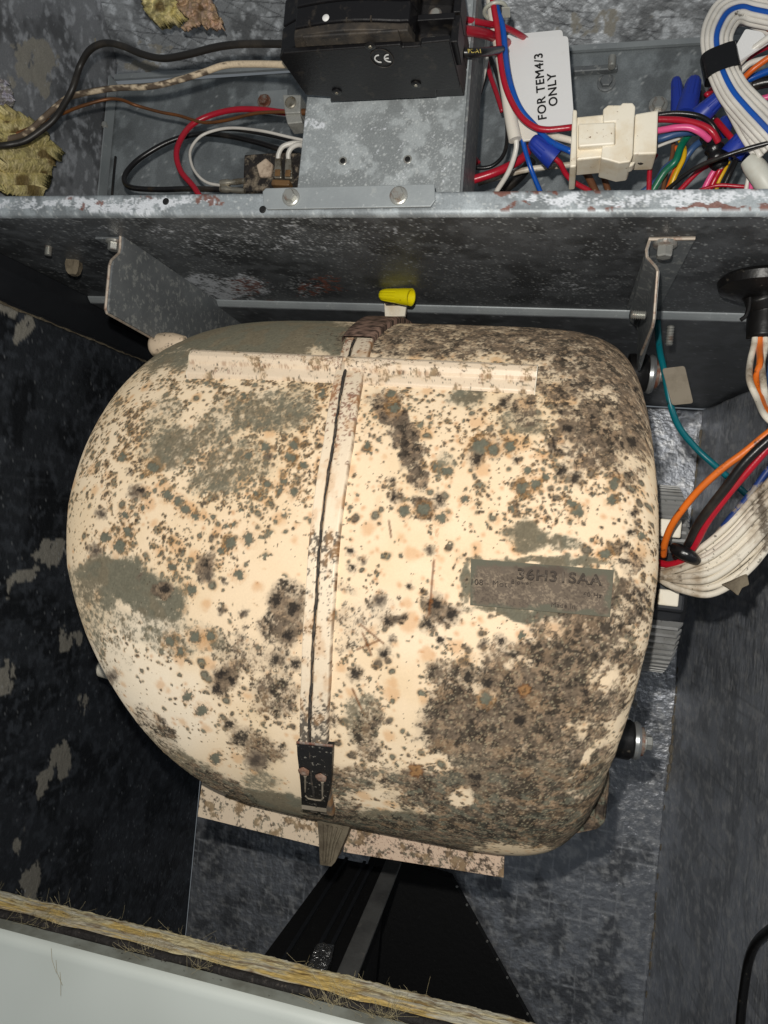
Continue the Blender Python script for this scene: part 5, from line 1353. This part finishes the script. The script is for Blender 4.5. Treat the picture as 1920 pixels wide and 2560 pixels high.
wire([(1195, 458, .51), (1270, 436, .51), (1330, 422, .51), (1440, 410, .51)], 14, 'w_white_d', "grimy white wire lying low behind the thick red one")
wire([(1250, 480, .53), (1300, 440, .53), (1330, 400, .53)], 26, 'w_black', "thick black wire in the shade behind the white and blue tails")
sl = thing("wire_sleeve", "white plastic sleeve hanging down beside the printed card", "sleeve", PY(1270, 200, .452))
P_ = path([(1222, -20, .446), (1232, 40, .446), (1243, 100, .448), (1256, 170, .450), (1266, 230, .452), (1276, 290, .454), (1288, 350, .455)], 8)
MB().tube(P_, np.linspace(.0026, .0042, len(P_)), 14).build("sleeve_tube", 'sleeve', sl, True)
MB().prism([PY(x, y, .456) for x, y in ((1272, 200), (1300, 290), (1340, 330), (1360, 346), (1308, 352), (1280, 300))], (0, .002, 0)).build("sleeve_flap", 'sleeve', sl, bevel=.0004)
wire([(1288, 340, .456), (1291, 365, .458), (1283, 400, .462), (1268, 436, .468), (1240, 480, .475)], 13, 'w_white', "white wire coming out of the white sleeve")
wire([(1304, 340, .458), (1312, 372, .46), (1324, 412, .462), (1336, 444, .466), (1352, 482, .472)], 12, 'w_blue', "blue wire coming out of the white sleeve")
wire([(1229, -20, .438), (1236, 30, .438), (1243, 71, .439), (1253, 165, .441), (1267, 226, .442), (1295, 282, .443), (1328, 313, .443), (1366, 324, .443), (1432, 318, .443)], 15, 'w_red', "red wire sweeping in front of the printed card into the connector")
wire([(1238, -20, .442), (1243, 24, .442), (1257, 72, .444), (1267, 165, .446), (1281, 226, .447), (1304, 277, .449), (1342, 320, .451), (1375, 353, .45), (1430, 380, .448)], 15, 'w_blue', "blue wire sweeping beside the red one into the connector")
wire([(1340, 330, .462), (1400, 344, .458), (1432, 352, .456)], 16, 'w_white_d', "short grimy white wire entering the connector below the card")
zt_ = thing("cable_tie", "clear nylon cable tie around the red, blue and white wires at the top", "cable tie", PY(1240, 26, .44))
c0 = PY(1238, 26, .443)
ringp = [c0 + np.array([math.cos(t) * .0066, math.sin(t) * .0068, .0012 * math.cos(t)]) for t in np.linspace(0, 2 * math.pi, 30)]
MB().tube(ringp, .0012, 8).build("tie_band", 'nylon', zt_, True)
MB().box(PY(1254, 18, .437), PY(1276, 44, .446)).build("tie_head", 'nylon', zt_, bevel=.001)
# printed card
card = thing("printed_card", "white card with black lettering reading upward behind the red and blue wires", "card", PY(1360, 200, .474))
def rounded(px, r=9):
    out = []
    for i in range(len(px)):
        p, a_, b2 = np.array(px[i], float), np.array(px[i - 1], float), np.array(px[(i + 1) % len(px)], float)
        u1, u2 = (a_ - p) / np.linalg.norm(a_ - p), (b2 - p) / np.linalg.norm(b2 - p)
        for t in np.linspace(0, 1, 5): out.append(p + u1 * r * (1 - t) ** 2 + u2 * r * t ** 2)
    return out
MB().prism([PY(x, y, .468) for x, y in rounded([(1264, 96), (1420, 90), (1437, 324), (1290, 332)])], (0, .0007, 0)).build("front_card", 'tag', card)
MB().prism([PY(x, y, .473) for x, y in rounded([(1262, 88), (1406, 74), (1424, 300), (1290, 320)])], (0, .0007, 0)).build("back_card", 'tag_dirty' if False else 'tag', card)
up = PY(1349, 120, .4676) - PY(1361, 310, .4676)
lf = PY(1340, 200, .4676) - PY(1380, 198, .4676)
place_text("card_text", "FOR TEM4/3", .0076, PY(1352, 216, .4676), up, lf, 'ink', card, .00016, sx=1.0)
place_text("card_text", "ONLY", .0076, PY(1382, 224, .4676), up, lf, 'ink', card, .00016, sx=1.0)

# ------------------------------------------------------------------ white plug connector
cn = thing("plug_connector", "grubby ivory plug connector joining two wire bundles above the lip", "connector", PY(1530, 340, .45))
def slab(pts, Y, d, nm, bev=.0010):
    return MB().prism([PY(x, y, Y) for x, y in pts], (0, d, 0)).build(nm, 'ivory', cn, bevel=bev)
slab([(1441, 292), (1520, 284), (1520, 392), (1441, 400)], .440, .020, "socket_body")
slab([(1432, 272), (1443, 274), (1441, 416), (1424, 418)], .434, .030, "socket_flange")
slab([(1446, 308), (1538, 304), (1537, 360), (1446, 367)], .4355, .006, "latch_tab")
slab([(1508, 272), (1520, 262), (1552, 262), (1556, 256), (1582, 256), (1589, 266), (1586, 300), (1582, 388), (1576, 404), (1548, 408), (1520, 400), (1502, 396), (1506, 362), (1538, 360), (1538, 304), (1508, 306)], .437, .024, "collar", .0014)
slab([(1588, 284), (1646, 274), (1642, 384), (1583, 386)], .441, .020, "plug_body")
slab([(1540, 408), (1590, 402), (1582, 414), (1548, 420)], .443, .008, "latch_foot")
wire([(1590, 398, .452), (1602, 408, .452), (1622, 398, .456), (1634, 390, .46)], 7, 'w_black', "thin black wire peeking out below the connector's right end")

# ------------------------------------------------------------------ wire nuts
NG = "blue wire nuts in the control compartment"
wire_nut(PY(1690, 194, .505), PY(1696, 292, .50), 34 * .5 / F, 'blue_nut', "upright blue wire nut, leftmost of the pair standing side by side", NG, 9)
wire_nut(PY(1737, 194, .49), PY(1714, 290, .485), 50 * .49 / F, 'blue_nut', "fat blue wire nut standing right of the slim upright one", NG, 9)
wire_nut(PY(1812, 232, .462), PY(1748, 292, .47), 48 * .465 / F, 'blue_nut', "blue wire nut leaning right in front of the white bundle", NG, 9)
wire_nut(PY(1822, 296, .50), PY(1800, 330, .50), 44 * .5 / F, 'blue_nut', "blue wire nut mostly hidden behind the red wire and white bundle", NG, 9)
wire_nut(PY(1876, 322, .452), PY(1828, 388, .458), 54 * .455 / F, 'blue_nut', "blue wire nut crossed by the thin black wire at the right", NG, 9)
wire_nut(PY(1328, 348, .452), PY(1388, 398, .456), 54 * .455 / F, 'blue_nut', "blue wire nut pointing up-left below the printed card", NG, 9)
wire_nut(PY(1838, 400, .49), PY(1850, 372, .485), 50 * .49 / F, 'blue_nut', "lower blue wire nut half hidden under the thin black wire", NG, 9)
wire([(1380, 390, .457), (1400, 408, .46), (1414, 434, .466), (1436, 456, .47), (1476, 478, .475)], 13, 'w_red', "red wire coming out of the blue wire nut below the card")
wire([(1455, 420, .50), (1470, 440, .50), (1490, 482, .50)], 18, 'w_brown', "left of two brown wires behind the shelf lip below the connector")
wire([(1495, 405, .51), (1505, 430, .51), (1522, 482, .51)], 15, 'w_brown', "right of two brown wires behind the shelf lip below the connector")

# ------------------------------------------------------------------ wiring right of the connector
wire([(1636, 298, .455), (1680, 299, .453), (1712, 302, .451), (1755, 313, .449), (1781, 330, .449), (1796, 356, .452)], 15, 'w_red', "shiny red wire arching out of the connector's right end")
wire([(1636, 328, .453), (1665, 323, .450), (1690, 319, .448), (1723, 319, .447), (1751, 331, .448), (1774, 350, .452)], 15, 'w_pink', "pink wire arching out of the connector's right end")
wire([(1640, 288, .462), (1690, 283, .46), (1744, 289, .459), (1777, 308, .458), (1796, 340, .46)], 12, 'w_black', "black wire over the red one at the connector's right end")
wire([(1636, 350, .462), (1660, 344, .46), (1690, 334, .459), (1718, 330, .46), (1740, 330, .466)], 18, 'w_blue_d', "dull blue wire leaving the connector below the pink one")
wire([(1640, 368, .465), (1665, 358, .465), (1700, 346, .468)], 7, 'w_white', "thin white wire under the dull blue one")
wire([(1728, 330, .468), (1712, 350, .468), (1700, 372, .466), (1688, 404, .466), (1660, 432, .47), (1630, 480, .475)], 17, 'w_green', "green wire snaking down to the shelf lip")
wire([(1692, 340, .474), (1706, 360, .472), (1711, 380, .47), (1706, 402, .47), (1688, 438, .472), (1672, 480, .476)], 12, 'w_yellow', "yellow wire beside the green one")
wire([(1690, 366, .478), (1694, 392, .477), (1688, 420, .477), (1664, 482, .478)], 9, 'w_orange', "thin orange wire between the green and yellow ones")
wire([(1684, 350, .482), (1680, 390, .482), (1664, 440, .482), (1656, 482, .482)], 10, 'w_brown', "thin brown wire behind the green one")
wire([(1770, 340, .478), (1752, 354, .474), (1734, 368, .472), (1716, 392, .474), (1700, 420, .478)], 16, 'w_blue_d', "dull blue wire drooping right of the yellow one")
wire([(1640, 386, .468), (1630, 402, .468), (1624, 430, .47), (1622, 482, .472)], 12, 'w_red', "red wire dropping from under the connector")
wire([(1600, 484, .48), (1640, 452, .478), (1662, 420, .478), (1700, 392, .48)], 13, 'w_blue_d', "dull blue wire low beside the green one")
wire([(1960, 350, .430), (1920, 358, .432), (1864, 373, .435), (1810, 391, .438), (1755, 412, .444), (1712, 438, .45), (1668, 474, .458)], 11, 'w_black', "long thin black wire crossing in front of everything at the right")
bd = thing("tape_wrap", "black tape wrapped round wires right of the pink wire's end", "tape", PY(1786, 375, .46))
P_ = path([(1772, 336, .464), (1782, 362, .462), (1792, 392, .462), (1800, 412, .466)], 8)
MB().tube(P_, np.array([.0052 + .0006 * math.sin(i * 1.3) for i in range(len(P_))]), 14).build("wrapped_tape", 'tape', bd, True)
wire([(1786, 396, .468), (1772, 412, .468), (1744, 430, .47), (1690, 486, .474)], 12, 'w_red', "dark red wire leaving the tape wrap toward the left")
wire([(1802, 408, .468), (1788, 424, .468), (1774, 446, .47), (1752, 490, .474)], 14, 'w_pink', "pink wire leaving the tape wrap downward")
wire([(1812, 404, .465), (1800, 424, .465), (1786, 450, .468), (1766, 490, .472)], 14, 'w_red_d', "red wire leaving the tape wrap beside the pink one")
wire([(1822, 404, .468), (1810, 428, .468), (1796, 456, .47), (1788, 490, .472)], 9, 'w_yellow', "thin yellow wire below the crossed wire nut")
wire([(1840, 400, .47), (1826, 430, .47), (1812, 460, .472), (1800, 490, .474)], 14, 'w_black', "black wire beside the thin yellow one")
wire([(1765, 240, .482), (1788, 214, .484), (1800, 190, .49)], 14, 'w_red', "dark red wire behind the leaning wire nut")
wire([(1790, 300, .472), (1812, 326, .468), (1834, 352, .466), (1850, 380, .468)], 14, 'w_red_d', "red wire slanting down to the crossed wire nut")
wire([(1756, 232, .49), (1760, 262, .485), (1786, 300, .475)], 15, 'w_black', "black wire behind the leaning wire nut")
wire([(1884, 420, .452), (1880, 446, .455), (1876, 488, .46)], 11, 'w_pink', "thin pink wire at the lower right beside the pale plug")
wire([(1874, 430, .458), (1868, 460, .46), (1862, 490, .462)], 10, 'w_white', "thin white wire beside the thin pink one")
wire([(1730, 484, .47), (1790, 464, .468), (1850, 466, .466), (1930, 470, .465)], 9, 'w_red', "red wire lying along the top of the lip at the right")
pp_ = thing("pale_plug", "pale milky plastic plug at the right edge above the lip", "plug", PY(1900, 440, .445))
P_ = path([(1868, 398, .445), (1888, 420, .445), (1908, 448, .445), (1930, 480, .447)], 6)
MB().tube(P_, np.interp(np.arange(len(P_)), [0, 3, 6, len(P_)], [.0042, .0054, .0060, .0062]), 16).build("plug_shell", mat("milky_plastic", lin(206, 206, 196), .45, 0, [(40, .5, .7, lin(176, 160, 140), .6, 5)]), pp_, True)

# big strapped bundle of white wires
core = [(1945, 36, .455), (1885, 24, .452), (1853, 17, .449), (1820, 30, .446), (1799, 63, .443), (1791, 96, .441), (1795, 135, .440), (1806, 176, .438), (1831, 226, .436), (1864, 266, .434), (1896, 300, .432), (1945, 352, .430)]
cA = np.array(core)
tg = np.gradient(cA[:, :2], axis=0); tg /= np.linalg.norm(tg, axis=1)[:, None]
nrm2 = np.stack([tg[:, 1], -tg[:, 0]], -1)
def offset_path(o0, o1, dz0, dz1):
    w = np.interp(np.arange(len(cA)), [0, 6, 7, 11], [o0, o0 * .92, o0 * .92, o1])
    dz = np.interp(np.arange(len(cA)), [0, 6, 11], [dz0, dz0, dz1])
    return [(cA[i, 0] + nrm2[i, 0] * w[i], cA[i, 1] + nrm2[i, 1] * w[i], cA[i, 2] + dz[i]) for i in range(len(cA))]
wire(core, 13, 'w_blue', "blue wire in the middle of the strapped white bundle")
WG = "white wires in the strapped bundle at upper right"
for (o0, o1, z0, z1_) in ((13, 14, .001, .001), (25, 27, .003, .003), (-13, -14, .001, .002), (-26, -30, .003, .004), (36, 40, .007, .007), (-37, -44, .007, .008), (5, 58, .009, .010), (-5, -56, .010, .012), (20, 70, .012, .013)):
    wire(offset_path(-o0, -o1, z0, z1_), 12.5, 'w_white', {-37: "innermost white wire of the strapped bundle's top loop", 36: "outermost white wire of the strapped bundle's top loop"}.get(o0, "white wire inside the strapped bundle with the blue stripe at upper right"), WG)
wire([(1862, 270, .444), (1880, 294, .442), (1900, 320, .44), (1940, 380, .438)], 10, 'w_orange', "orange wire slipping out from under the white bundle")
wire([(1838, 44, .470), (1856, 42, .468), (1880, 48, .466), (1940, 78, .462)], 15, 'w_orange', "orange wire inside the top loop of the bundle")
wire([(1846, 58, .474), (1870, 60, .472), (1900, 74, .47), (1945, 96, .468)], 13, 'w_white', "white wire just under the orange one inside the top loop")
wire([(1858, 196, .462), (1884, 172, .458), (1920, 146, .455), (1960, 120, .452)], 14, 'w_orange', "orange wire right of the black strap")
wire([(1852, 178, .466), (1876, 158, .463), (1910, 148, .46), (1950, 138, .457)], 14, 'w_white', "white wire above the orange one right of the strap")
wire([(1842, 165, .458), (1870, 134, .455), (1900, 110, .452), (1945, 78, .449)], 16, 'w_white', "white wire running along the blank white tag")
wire([(1864, 150, .475), (1890, 130, .473), (1945, 104, .47)], 14, 'w_red', "dark red wire beneath the blank white tag")
wire([(1856, 206, .478), (1890, 190, .476), (1945, 168, .474)], 16, 'w_blue', "blue wire in the gap right of the strap")
wire([(1880, 214, .482), (1910, 206, .48), (1950, 200, .478)], 26, 'w_black', "thick black wire at the right edge behind the bundle")
wire([(1886, 250, .486), (1915, 244, .484), (1950, 232, .482)], 14, 'w_pink', "pink wire at the right edge behind the bundle")
wt = MB().prism([PY(x, y, .452) for x, y in rounded([(1864, 72), (1906, 80), (1922, 104), (1842, 156), (1832, 128)], 6)], (.001, .0012, 0)).build("blank_tag", 'tag', None); base_at_centre(wt)
props(wt, "blank white tag tied on right of the black strap", "tag")
sp_ = thing("bundle_strap", "wide black strap holding the white wire bundle together", "strap", PY(1800, 160, .44))
ctr = PY(1800, 161, .4425); ax_ = PY(1807, 196, .441) - PY(1793, 126, .4425)
u_, v_, d_ = frame(ax_); L_ = np.linalg.norm(ax_)
sidev = PY(1830, 150, .4425) - PY(1772, 172, .4425); sidev /= np.linalg.norm(sidev)
dep = np.cross(d_, sidev); dep /= np.linalg.norm(dep)
rows = []
for t in np.linspace(-.42, .42, 6):
    rows.append([ctr + d_ * L_ * t + sidev * math.copysign(abs(math.cos(a)) ** .6, math.cos(a)) * .0098 + dep * math.copysign(abs(math.sin(a)) ** .6, math.sin(a)) * .0062 for a in np.linspace(0, 2 * math.pi, 33)])
link("strap_band", grid_mesh("strap_band", np.array(rows)), 'tape', sp_, True)

# ------------------------------------------------------------------ grommet and wires on the right below the shelf
gm = thing("wire_grommet", "black rubber grommet with a neck under the shelf at the right edge", "grommet", PZ(1906, 694, ZS))
gc = PZ(1906, 694, ZS)
MB().lathe(gc, (0, 0, -1), [(0, .0235), (.003, .0262), (.008, .0250), (.011, .0180), (.013, .0120)], 40).build("grommet_disc", 'rubber', gm, True)
nk = [gc + (0, 0, -.009), PY(1912, 770, .502), PY(1910, 810, .502), PY(1908, 846, .502)]
MB().tube(spline(nk, 6), np.linspace(.0112, .0100, 19), 18).build("grommet_neck", 'rubber', gm, 'all')
MB().tube(spline([PY(1874, 744, .488), PY(1872, 768, .488), PY(1864, 790, .488), PY(1852, 800, .488)], 6), .0013, 7).build("tie_tail", 'rubber', gm, True)
for i, (dx, m_, lb) in enumerate(((-15, 'w_white_d', "leftmost grimy white wire hanging from the grommet"), (-4, 'w_orange_d', "grimy orange wire hanging from the grommet"), (8, 'w_white_d', "middle grimy white wire hanging from the grommet"), (18, 'w_blue_d', "dull blue wire hanging from the grommet"), (28, 'w_white_d', "rightmost grimy white wire hanging from the grommet"))):
    sg = (-1) ** i
    wire([(1904 + dx, 836, .500), (1904 + dx * 1.3, 866, .499), (1900 + dx * 1.3 - 5 * sg, 905, .492 + .003 * sg), (1898 + dx * 1.2 - 3 * (2 - i), 950, .484 - .003 * sg), (1908 + dx * .9, 1000, .474), (1926 + dx * .8, 1040, .455), (1965 + dx * .7, 1075, .455)], 15, m_, lb)
# teal ground wire with its grey tag
wire([(1636, 690, .62), (1640, 740, .60), (1643, 778, .59), (1645, 830, .575), (1650, 880, .565), (1660, 925, .56), (1676, 1010, .56), (1698, 1068, .565), (1740, 1120, .57), (1790, 1166, .57), (1834, 1206, .575), (1880, 1250, .58)], 15, 'w_teal', "teal ground wire hanging behind the right hanger with a grey tag on it")
tg_ = MB().prism([PY(x, y, .548) for x, y in rounded([(1655, 921), (1712, 914), (1734, 1008), (1680, 1013)], 8)], (0, .0012, 0)).build("cable_tag", 'tag_dirty', None, bevel=.0003); base_at_centre(tg_)
props(tg_, "grubby blank grey tag on the teal wire", "tag")
# motor harness
wire([(1965, 1050, .44), (1920, 1083, .445), (1861, 1131, .45), (1805, 1172, .455), (1748, 1224, .462), (1704, 1277, .47), (1677, 1318, .478), (1662, 1359, .486), (1658, 1390, .495)], 17, 'w_orange_d', "grimy orange wire arching down to the motor")
wire([(1965, 1066, .438), (1920, 1101, .442), (1861, 1157, .447), (1816, 1217, .453), (1775, 1269, .46), (1741, 1318, .468), (1718, 1366, .476), (1690, 1395, .485)], 21, 'w_black', "thick black wire between the orange and red ones to the motor")
wire([(1965, 1078, .444), (1920, 1120, .448), (1861, 1187, .454), (1816, 1240, .46), (1767, 1306, .467), (1733, 1368, .475), (1704, 1400, .482), (1674, 1412, .488), (1640, 1405, .496)], 18, 'w_red_d', "red wire curving under the black tape to the motor")
wire([(1965, 1130, .46), (1920, 1176, .462), (1879, 1232, .466), (1823, 1299, .472), (1790, 1340, .478), (1760, 1370, .484)], 16, mat("mottled_blue_wire", lin(30, 58, 120), .45, 0, [(160, .5, .58, lin(150, 140, 122), .8, 5)]), "mottled blue wire along the top of the white harness")
HG = "white wires of the motor harness"
upw = np.array([(1646, 1424), (1668, 1416), (1711, 1396), (1767, 1362), (1823, 1314), (1879, 1250), (1920, 1205), (1965, 1150)], float)
low = np.array([(1646, 1446), (1672, 1462), (1711, 1476), (1767, 1484), (1823, 1462), (1879, 1419), (1920, 1374), (1965, 1320)], float)
for i in range(11):
    t = i / 10
    q = upw * (1 - t) + low * t
    ph = i * 1.7
    wire([(x + 3 * math.sin(ph + j), y + 3 * math.cos(ph * 1.3 + j), .492 - .006 * j + .004 * math.sin(ph) + .004 * abs(t - .5) * 2) for j, (x, y) in enumerate(q)], 15.5, 'w_white_d', "uppermost grimy white wire of the thick motor harness" if i == 0 else "lowest grimy white wire of the thick motor harness, touching the debris shard" if i == 10 else "grimy white wire in the middle of the thick motor harness", HG)
tw = thing("tape_wrap", "small wad of black tape on the red and black motor wires", "tape", PY(1712, 1384, .474))
P_ = path([(1680, 1366, .474), (1704, 1380, .470), (1724, 1390, .469), (1744, 1404, .472)], 6)
MB().tube(P_, np.array([.0026, .0032, .0037, .0041, .0043, .0042, .0044, .0045, .0044, .0042, .0043, .0042, .0040, .0040, .0038, .0036, .0033, .0030, .0026][:len(P_)]), 12).build("tape_wad", 'tape', tw, True)
b = MB(); b.prism([PY(x, y, .462) for x, y in ((1806, 1462), (1836, 1450), (1868, 1432), (1874, 1462), (1856, 1470), (1846, 1490), (1832, 1478))], (0, .004, 0))
o = b.build("debris_shard", 'debris', None, bevel=.0006); base_at_centre(o); props(o, "brownish shard of debris stuck under the white harness", "debris")
